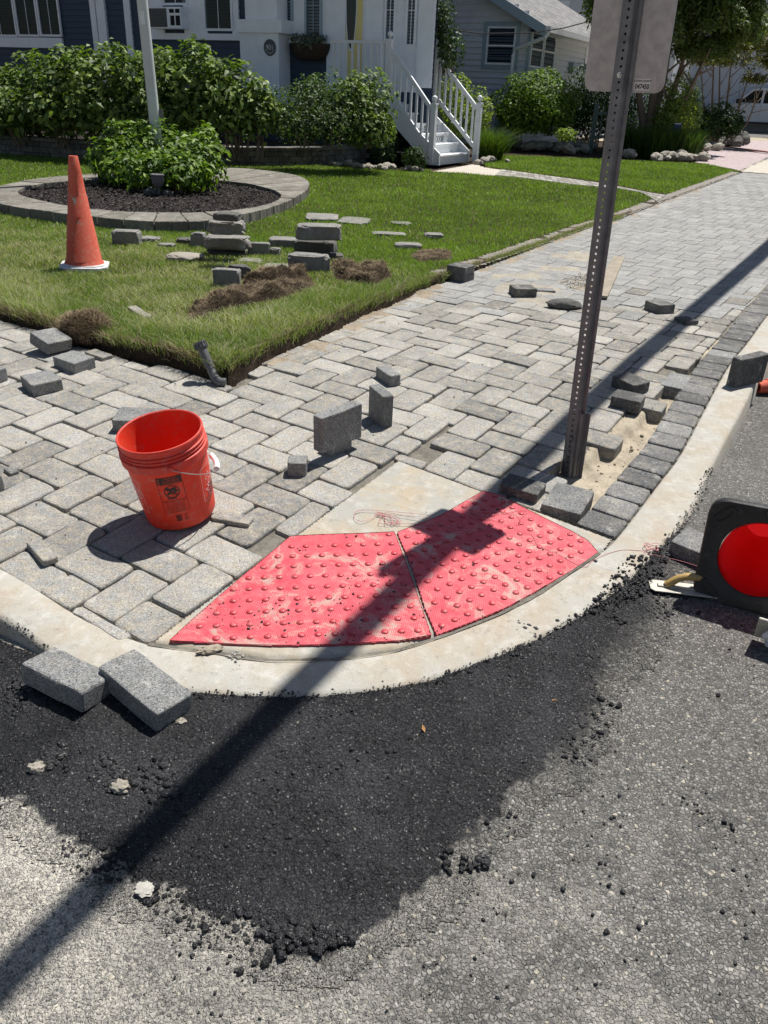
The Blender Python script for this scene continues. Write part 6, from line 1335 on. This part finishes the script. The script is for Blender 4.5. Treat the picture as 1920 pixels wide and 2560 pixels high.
bush('low_gold_plant', 'low golden leaved plant by the border rocks', 'plant', [B3(1415, 338, 21.0, .22, .25, .14)], 420, .07, L_YEL, up=.6)
def clump(name, label, cat, px, py, n, hh, r, mat, ww=.012, lean=.45, tone=.4, group=None):
    p = wpt(px, py); t = thing(name, label, cat, p, 0, group); th = NR.uniform(0, 6.28, n); q = r*np.sqrt(NR.random(n)); P_ = np.column_stack([q*np.cos(th), q*np.sin(th)*.8])
    blades('leaves', P_, hh, ww, mat, np.clip(NR.normal(tone, .25, n), 0, 1), lean, t, base=np.zeros(n)); return t
clump('ornamental_grass', 'arching light green grass clump beside the right newel post', 'grass clump', 1222, 398, 1100, .62, .25, L_LILY, .012, .6, .75)
clump('daylily_clump', 'tall dense daylily clump at the foot of the multi stemmed tree', 'plant', 1650, 388, 6500, .62, .95, L_LILY, .02, .28, .35)
bush('variegated_shrub', 'cream and green variegated shrub behind the daylilies', 'shrub', [B3(1692, 240, 23.5, .4, .5, .5), B3(1700, 290, 23.3, .5, .5, .45), B3(1665, 300, 23.1, .35, .4, .35)], 3000, .08, L_YEL, up=.6)
bush('dark_shrub', 'tall dark shrub between the variegated shrub and the far low one', 'shrub', [B3(1722, 268, 25.5, .30, .4, .5), B3(1718, 312, 25.3, .35, .4, .36)], 2000, .09, L_DK, up=.3)
bush('dark_shrub', 'low wide dark shrub ringed by rocks under the crape myrtle', 'shrub', [B3(1795, 303, 26.0, .55, .5, .42), B3(1765, 318, 26, .3, .4, .30), B3(1832, 315, 26, .28, .4, .28)], 2800, .10, L_DK, up=.3)
def tree(name, label, base, stems, crown, n, size, mat, rad=.07, group=None):
    t = thing(name, label, 'tree', base, 0, group); mb = MB()
    for tip, bend, r_ in stems:
        tip = Vector(tip)-base; a = Vector((rng.uniform(-.12, .12), rng.uniform(-.12, .12), -.1)); m = a.lerp(tip, .5)+Vector(bend); pts = spl([a, a.lerp(m, .5)+Vector((0, 0, .1)), m, m.lerp(tip, .55), tip], 4); k = len(pts)
        mb.tube(pts, [r_*(1-.75*i/(k-1)) for i in range(k)], 8)
        for b in range(5):
            i0 = int(k*rng.uniform(.45, .9)); p = pts[i0]; q = p+Vector((rng.uniform(-.7, .7), rng.uniform(-.7, .7), rng.uniform(.2, .8))); mb.tube([p, p.lerp(q, .5)+Vector((0, 0, -.05)), q], [r_*.35, r_*.2, r_*.08], 5)
    mb.build('trunk', M_BARK, t, smooth=True)
    Pn, d, r_ = blob_pts(n, crown, .25, .75); k = (fbm(Pn[:, 0]*1.0+Pn[:, 2]*.7, Pn[:, 1]+Pn[:, 2], 1.7, 3) > .30); Pn, d = Pn[k], d[k]; d = d/np.linalg.norm(d, axis=1, keepdims=True)
    leaf_mesh('crown', Pn-np.array(base), d+np.array([0, 0, .6])+NR.normal(0, .6, d.shape), np.full(len(Pn), size), mat, t, .42, tone=np.full(len(Pn), .25)+.4*NR.random(len(Pn))); return t
bt = wpt(1642, 384)+Vector((0, 1.0, 0))
tree('multi_stem_tree', 'multi stemmed tree with dense dark crown behind the road sign', bt, [(at(1600, 60, bt.y), (-.1, 0, 0), .13), (at(1660, 40, bt.y+.4), (.0, 0, 0), .15), (at(1720, 110, bt.y), (.12, 0, 0), .13), (at(1790, 90, bt.y-.3), (.1, 0, -.1), .09), (at(1690, 20, bt.y+.6), (.1, 0, 0), .11)],
     [B3(1620, 70, bt.y, 1.0, 1.0, .9), B3(1700, 20, bt.y+.3, 1.2, 1.1, .9), B3(1790, 50, bt.y, 1.0, 1.0, .8), B3(1740, -80, bt.y, 1.4, 1.2, 1.0), B3(1850, 90, bt.y+.3, .55, .6, .55), B3(1760, 130, bt.y, .7, .6, .45), B3(1600, -60, bt.y, 1.2, 1., .9), B3(1830, 0, bt.y, .8, .7, .7), B3(1550, 30, bt.y+.3, .8, .8, .8)], 75000, .12, L_TREE)
b2 = wpt(1792, 345)+Vector((0, .6, 0)); b2.y = 26.6; b2 = Vector((at(1792, 330, 26.6).x, 26.6, float(zlawn(0, 26.6))))
tree('crape_myrtle', 'crape myrtle with reddish gold young leaves above the low dark shrub', b2, [(at(1750, 150, 26.6), (-.1, 0, 0), .045), (at(1785, 140, 26.8), (0, 0, 0), .05), (at(1830, 140, 26.4), (.1, 0, 0), .05), (at(1880, 170, 26.6), (.2, 0, -.1), .045), (at(1915, 190, 26.4), (.2, 0, -.3), .04), (at(1800, 120, 27), (.05, 0, 0), .045)],
     [B3(1880, 120, 26.6, .9, .8, .45), B3(1820, 150, 26.4, .7, .7, .4), B3(1930, 165, 26.4, .7, .7, .4), B3(1770, 150, 26.8, .6, .6, .4), B3(1890, 200, 26.2, .4, .4, .2)], 13000, .09, L_CR)
# white pickets, green garden fence, statue, yard sign
def picket_fence(name, label, a, b, n, hh, mat, w_=.06, pt=True, group=None):
    t = thing(name, label, 'fence', a, math.atan2(b.y-a.y, b.x-a.x), group); L = Vector((b.x-a.x, b.y-a.y)).length
    for z in (hh*.25, hh*.78): mb = MB(); mb.box(0, L, .0, .03, z, z+.07); mb.build('rail', mat, t)
    for i in range(n):
        x = (i+.5)*L/n; zz = (b.z-a.z)*x/L; mb = MB(); mb.prism([(x-w_/2, .02), (x+w_/2, .02), (x+w_/2, hh-(.05 if pt else 0)), (x, hh), (x-w_/2, hh-(.05 if pt else 0))], 0, .02, M=Matrix(((1, 0, 0, 0), (0, 0, -1, 0), (0, 1, 0, zz), (0, 0, 0, 1)))); mb.build('picket', mat, t)
    for x in (0, L): mb = MB(); mb.box(x-.05, x+.05, .03, .13, -.1, hh+.02); mb.build('post', mat, t)
    return t
a = at(1206, 335, 23.7); a.z = .35; b = at(1292, 335, 23.2); b.z = .35; picket_fence('picket_fence', 'white pointed picket fence between the stairs and the rounded bush', a, b, 11, f2(1230, 218, -1.6)[1]-.45, M_WHITE)
M_GRN = plain('dark_green_paint', (.085, .13, .115), .6, .3, 12, .2)
a = wpt(1484, 378); b = wpt(1620, 340); picket_fence('garden_fence', 'dark green slatted garden fence behind the road sign post', a, b, 13, 1.05, M_GRN, .055, False)
p = wpt(1240, 362); stt = thing('garden_statue', 'pale blue robed garden statue before the white pickets', 'statue', p); mb = MB(); mb.lathe([(.13, 0), (.12, .04), (.10, .05), (.115, .10), (.10, .30), (.085, .46), (.09, .54), (.075, .60), (.035, .635), (.04, .66), (.052, .70), (.048, .745), (.02, .77), (.001, .775)], 16); o = mb.build('robed_figure', plain('pale_blue_stone', (.20, .30, .34), .8, .3, 9, .3), stt, smooth=True)
mb = MB(); mb.tube([(-.09, -.02, .52), (-.08, -.10, .44), (0, -.13, .47)], [.035, .03, .022], 8); mb.tube([(.09, -.02, .52), (.08, -.10, .44), (0, -.13, .47)], [.035, .03, .022], 8); mb.build('folded_arm', MATS['pale_blue_stone'], stt, smooth=True)
p = at(1691, 330, 22.3); ys = thing('yard_sign', 'small blue yard sign on a stake behind the daylilies', 'sign', (p.x, p.y, .4)); zs_ = at(1691, 325, 22.3).z; mb = MB(); mb.box(-.008, .008, -.008, .008, 0, zs_-.35); mb.build('stake', M_WHITE, ys); mb = MB(); mb.box(-.09, .09, -.012, .0, zs_-.42, zs_-.24); mb.build('panel', plain('blue_sign', (.03, .07, .14), .5, .2, 30, 0), ys); mb = MB(); mb.box(-.08, .08, -.014, -.012, zs_-.27, zs_-.25); mb.build('white_band', M_WHITE, ys)
# gravel, sand and brick strip on the right, street behind
M_PG = m_sand('pink_gravel', (.22, .18, .18), (.66, .56, .56), 55, .02)
GP = poly([(1742, 404), (1852, 424), (1862, 420), (1935, 385), (2100, 360), (2000, 350), (1850, 352), (1780, 365), (1740, 385)], zlawn)
tag(sheet('pink_gravel', GP, zlawn, -.02, .12, M_PG), kind='structure')
AP = poly([(1856, 428), (1866, 418), (1940, 388), (2150, 400), (2150, 470), (1930, 434)], zlawn); tag(sheet('driveway_apron', AP, zs, .01, .1, M_WALK), kind='structure')
SP_ = [(at(1700, 350, 27).x-1, 27.5), (at(2100, 350, 27).x+3, 27), (40, 33.5), (-4, 46)]
tag(sheet('sand_drive', [(7, 24.5), (19, 22), (44, 30), (14, 58), (4, 34)], zlawn, -.03, .4, M_SAND), kind='structure')
tag(sheet('far_street', [(-30, 60), (14, 37), (60, 12), (90, 40), (40, 60), (0, 80)], zlawn, -.02, .8, M_OLD), kind='structure')
a, b = wpt(1782, 365), wpt(1990, 392); d = (b-a); mb = MB(); n = 34
for i in range(n):
    for j in range(2): p = a.lerp(b, (i+.5)/n); q = rot(0, 0, math.atan2(d.y, d.x), (p.x, p.y+j*.12, float(zlawn(p.x, p.y))+.01)); mb.box(-d.length/n/2+.006, d.length/n/2-.006, -.055, .055, 0, .03, M=q)
tag(mb.build('brick_strip', plain('red_brick', (.30, .12, .09), .9, .4, 7, .3)), kind='structure')

for (px, py, lb) in ((1062, 1833, 'curled tan dead leaf lying on the fresh asphalt'), (1378, 1752, 'small orange dead leaf near the right side of the fresh asphalt')):
    x, y, z = GS(px, py, .010, zroad); o = leaf_mesh('dead_leaf', np.zeros((1, 3)), np.array([[.2, -.3, 1.]]), np.array([.030]), m_leaf('tan_dead_leaf', (.42, .22, .08), (.55, .32, .14), .8, .2), aspect=.5, droop=-.2); o.location = (x, y, z+.004); tag(o, lb, 'leaf')
# pickup truck parked in the street behind
pt0 = at(1748, 322, 46.); tr_ = thing('pickup_truck', 'white crew cab pickup truck parked in the street behind the dark shrub', 'truck', (pt0.x, pt0.y, float(zlawn(pt0.x, pt0.y))), R1)
Mt = Matrix(((1, 0, 0, 0), (0, 0, 1, 0), (0, 1, 0, 0), (0, 0, 0, 1)))
def side_prism(P_, y0, y1, nm, mat, bev=.03):
    mb = MB(); n = len(P_); mb.add([(x, y, z) for y in (y0, y1) for x, z in P_], [tuple(range(n)), tuple(range(2*n-1, n-1, -1))]+[(i, n+i, n+(i+1) % n, (i+1) % n) for i in range(n)]); o = mb.build(nm, mat, tr_); return bevel(o, bev, 3) if bev else o
M_CAR = plain('white_car_paint', (.78, .79, .80), .25, .03, 3, 0)
arch = lambda cx, r: [(cx+r*math.cos(R(a)), .42+r*math.sin(R(a))) for a in range(180, -1, -20)]
side_prism([(.0, .45)]+arch(.95, .48)+arch(4.85, .48)+[(5.85, .5), (5.85, 1.25), (4.1, 1.28), (1.55, 1.22), (.2, 1.08), (-.02, .8)], 0, 1.95, 'body', M_CAR)
side_prism([(1.35, 1.20), (2.15, 1.86), (2.5, 1.93), (3.7, 1.92), (4.05, 1.25)], .12, 1.83, 'cab', M_CAR, .05)
for q in ([(1.62, 1.26), (2.2, 1.78), (2.62, 1.82), (2.62, 1.26)], [(2.74, 1.26), (2.74, 1.82), (3.6, 1.80), (3.78, 1.26)]): side_prism(q, .105, .13, 'side_window', MATS['dark_glass'], 0)
for x in (2.25, 3.15): mb = MB(); mb.box(x, x+.18, -.02, .0, 1.08, 1.11); mb.build('door_handle', M_STEEL, tr_)
for x in (1.6, 2.68, 3.7): mb = MB(); mb.box(x-.004, x+.004, -.003, .002, .55, 1.2); mb.build('door_gap', M_BLACK, tr_)
mb = MB(); mb.box(1.5, 1.72, -.2, -.02, 1.22, 1.42); bevel(mb.build('wing_mirror', M_BLACK, tr_), .04, 3); mb = MB(); mb.box(1.45, 4.3, -.03, .1, .36, .42); mb.build('running_board', M_BLACK, tr_)
for x in (.95, 4.85):
    wh = MB(); Mw = Matrix.Translation((x, .02, .42)) @ Matrix.Rotation(R(90), 4, 'X'); wh.lathe([(.25, -.24), (.40, -.24), (.42, -.20), (.42, -.04), (.40, 0), (.25, 0)], 32, M=Mw); o = wh.build('wheel', M_BLACK, tr_, smooth=True); wh = MB(); wh.lathe([(.25, -.02), (.22, -.06), (.08, -.03), (.06, 0), (.001, 0)], 20, M=Mw); wh.build('rim', M_STEEL, o, smooth=True)
mb = MB(); mb.box(-.04, .0, .1, .5, .8, 1.0); mb.build('headlight', M_GLASS, tr_)
# dark trees closing the view far behind
for i, (px, Y, r_) in enumerate(((1390, 60, 4.5), (1560, 62, 5), (1700, 60, 5.), (1840, 66, 5.), (1980, 62, 5))):
    p = at(px, 200, Y); p.z = .3; tree('background_tree', 'dense green background tree beyond the neighbouring houses', p, [((p.x, p.y, 5), (0, 0, 0), .2)], [(p.x, p.y, 5.5, r_, r_*.8, 4.5)], 3500, .5, L_TREE, group='far background trees')
